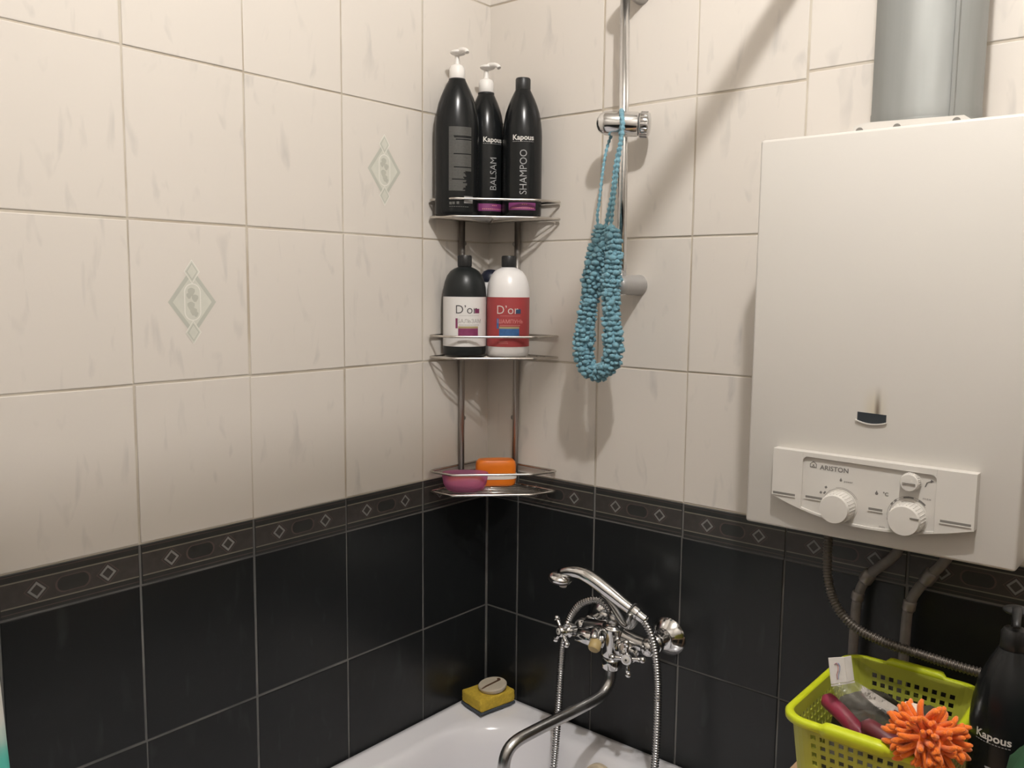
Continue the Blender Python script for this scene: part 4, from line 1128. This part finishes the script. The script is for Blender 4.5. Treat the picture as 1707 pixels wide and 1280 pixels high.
card = link_mesh('header_card', bm, m_card, bag)
def cardp(s, t): return (c_tl.lerp(c_tr, s)).lerp(c_bl.lerp(c_br, s), t)+nv_*.0008
for mt, offs, nm in ((m_card_b, .0, 'blue_swoosh'), (m_card_r, -.07, 'red_swoosh')):
    bm = bmesh.new(); pts = [(.24+offs*.3, .26), (.30, .20), (.38+offs, .22), (.43+offs, .34), (.41+offs, .50), (.34+offs, .66), (.32+offs*.6, .84)]
    prev = None
    for i, (s, t) in enumerate(pts):
        wv = .055-.004*i; cur = (bm.verts.new(cardp(s-wv/2, t)), bm.verts.new(cardp(s+wv/2, t)))
        if prev: bm.faces.new((prev[0], prev[1], cur[1], cur[0]))
        prev = cur
    link_mesh(nm, bm, mt, card)
bm = bmesh.new()
R3 = q3(c_bl, c_br, Vector((1.000, -.2250, -.180)), Vector((.935, -.315, -.205)), 10, 12, .012, nv_)
R4 = q3(c_tr, c_br, Vector((.985, -.190, -.185)), Vector((.960, -.165, -.165)), 6, 10, .004, Vector((0, 0, 1)))
for RR in (R3, R4):
    V_ = [[bm.verts.new(p) for p in row] for row in RR]
    for j in range(len(V_)-1):
        for i in range(len(V_[0])-1): bm.faces.new((V_[j][i], V_[j][i+1], V_[j+1][i+1], V_[j+1][i])).smooth = True
link_mesh('clear_film', bm, m_film, bag)
bm = bmesh.new(); box(bm, (.874, -.318, -.292), (.992, -.185, -.205), .012, 3)
bmesh.ops.subdivide_edges(bm, edges=[e for e in bm.edges if e.calc_length() > .03], cuts=4, use_grid_fill=True)
for v in bm.verts: v.co += Vector((0, 0, (.006*math.sin(v.co.x*90+v.co.y*60)+.040*max(0, min(1, (v.co.y+.285)/.03))) if v.co.z > -.25 else 0))
link_mesh('packed_contents', bm, m_contents, bag, True)
def capsule(name, label, a, b, ra, rb, mat, cat, group=None):
    a, b = Vector(a), Vector(b); t = thing(name, label, cat, a, 0, group)
    P_ = catmull([Vector((0, 0, 0)), (b-a)*.35+Vector((0, 0, .002)), (b-a)*.7+Vector((0, 0, .001)), b-a], .006); n_ = len(P_)
    R__ = [(ra+(rb-ra)*i/(n_-1))*min(1, math.sqrt(max(.04, 1-max(0, 1-i/1.6)**2)))*min(1, math.sqrt(max(.04, 1-max(0, 1-(n_-1-i)/1.6)**2))) for i in range(n_)]
    bm = bmesh.new(); tube(bm, P_, R__, 14); link_mesh('handle', bm, mat, t); return t
capsule('handle_tool', 'dark pink rounded handle at the left end of the green basket', (.862, -.268, -.158), (.935, -.300, -.186), .0115, .0105, m_pink_h, 'handle')
capsule('handle_tool', 'dark red rounded handle in the basket beside the orange duster', (.925, -.300, -.162), (1.000, -.318, -.182), .0110, .0120, m_red_h, 'handle')
capsule('handle_tool', 'thin dark red stick lying in the middle of the basket', (.905, -.245, -.150), (.975, -.262, -.160), .0035, .0035, m_red_h, 'handle')

# orange chenille duster
du = thing('chenille_duster', 'orange chenille duster with fat soft strands, on the basket rim', 'duster', (1.0165, -.3500, -.1290))
bm = bmesh.new(); ball(bm, (0, 0, 0), .026, 3, sc=(1.1, 1.0, .8)); link_mesh('core', bm, m_orange_f, du)
bm = bmesh.new(); box(bm, (-.034, .004, .020), (-.012, .026, .026), .003); ob = link_mesh('backing_tab', bm, m_orange_b, du)
smesh = []
for k, (bend, L) in enumerate(((.002, .024), (.006, .026), (-.004, .023))):
    bm = bmesh.new(); P_ = catmull([(0, 0, 0), (bend*.4, 0, L*.4), (bend, bend*.3, L*.75), (bend*2.0, bend*.5, L)], .005); n_ = len(P_)
    tube(bm, P_, [.0037*(1 if i < n_-2 else (.88 if i == n_-2 else .45)) for i in range(n_)], 8)
    me = bpy.data.meshes.new('strand'); bm.to_mesh(me); bm.free(); me.materials.append(m_orange_f); smesh.append(me)
rnd = random.Random(5); cnt = 0; GA = PI*(3-math.sqrt(5)); NS = 150
for i in range(NS):
    zc = 1-2*(i+.5)/NS; rc = math.sqrt(1-zc*zc); a = i*GA
    dv = Vector((rc*math.cos(a), rc*math.sin(a), zc))
    if dv.dot(Vector((.17, -.75, .35)).normalized()) < -.35: continue
    p = Vector((dv.x*.024, dv.y*.021, dv.z*.017))
    dd = (Vector((dv.x, dv.y, dv.z*.75-.12))+Vector((rnd.uniform(-.3, .3), rnd.uniform(-.3, .3), rnd.uniform(-.3, .3)))).normalized()
    o = bpy.data.objects.new('strand', smesh[i % 3]); C.objects.link(o); o.parent = du; o.location = p
    q = Vector((0, 0, 1)).rotation_difference(dd) @ Euler((0, 0, rnd.uniform(0, 6))).to_quaternion()
    o.rotation_mode = 'QUATERNION'; o.rotation_quaternion = q; s = rnd.uniform(.8, 1.1); o.scale = (s, s, s)

# black pump bottle at the right edge, green mesh pouf in front of it
PUMP_ROT = .45
x, y = 1.0810, -.2396
kapous('pump_bottle', 'black pump bottle standing on the table right of the green basket', (x, y, TZ+.001), face(x, y, -.42), .0430, .0420, 1.05, 'blackpump', 'front', 'BALSAM', None)
pf_ = thing('mesh_pouf', 'green mesh bath pouf at the lower right edge, beside the black pump bottle', 'bath pouf', (1.1500, -.3320, TZ+.112))
rnd = random.Random(9); bm = bmesh.new()
vs_ = ball(bm, (0, 0, 0), .060, 4, sc=(.95, .95, 1.80))
from mathutils import noise as mn
for v in vs_:
    k = mn.noise(v.co*45)+.5*mn.noise(v.co*110); v.co *= 1+.13*k; v.co.z = max(v.co.z, -.1115)
link_mesh('mesh_ball', bm, m_green, pf_, True)

# ------------------------------------------------------------------ curtain rod, towel at the left edge
rod = tag(link_mesh('curtain_rod', tube(bmesh.new(), [(.75, -.0005, 1.007), (.75, Y1+.0005, 1.007)], .0150, 16), m_chrome, None), 'chrome curtain rod running overhead along the bath edge', 'curtain rod')
tr_ = thing('towel_rail', 'chrome towel rail on the left wall, holding the white and teal towel', 'towel rail', (0, 0, 0))
bm = bmesh.new(); tube(bm, [(.055, -1.062, .24), (.055, -1.42, .24)], .007, 14); link_mesh('bar', bm, m_chrome, tr_)
for y in (-1.073, -1.41):
    bm = bmesh.new(); Mx = axis_mat((0, y, .24), (1, 0, 0)); lathe(bm, [(.018, 0), (.017, .006), (.008, .010), (.008, .055)], 20, M4=Mx); link_mesh('bracket', bm, m_chrome, tr_)
tw = thing('towel', 'white towel with teal print hanging at the far left edge', 'towel', (0, 0, 0))
bm = bmesh.new(); G_ = []
prof_t = [(.0655, -.44+.0343*i) for i in range(20)]+[(.0640, .232), (.0605, .244), (.055, .2485), (.0495, .244), (.0455, .232)]+[(.0445-.0005*i, .20-.0343*i) for i in range(14)]
nu = 40
for (x, z) in prof_t:
    row = []
    for i in range(nu+1):
        q = i/nu; drop = max(0, min(1, (.22-z)/.25))
        y = -1.0190-.012*max(0, min(1, (z+.25)/.25))-.31*q-.060*(1-q)*max(0, min(1, (z-.05)/.17))
        side = 1 if x > .055 else -.35
        row.append(bm.verts.new((x+side*.010*(.5+.5*math.sin(q*21+1.2))*drop, y, z)))
    G_.append(row)
for j in range(len(G_)-1):
    for i in range(nu): bm.faces.new((G_[j][i], G_[j][i+1], G_[j+1][i+1], G_[j+1][i])).smooth = True
fab = link_mesh('terry_cloth', bm, m_curtain, tw)
so = fab.modifiers.new('solid', 'SOLIDIFY'); so.thickness = .004; so.offset = 1
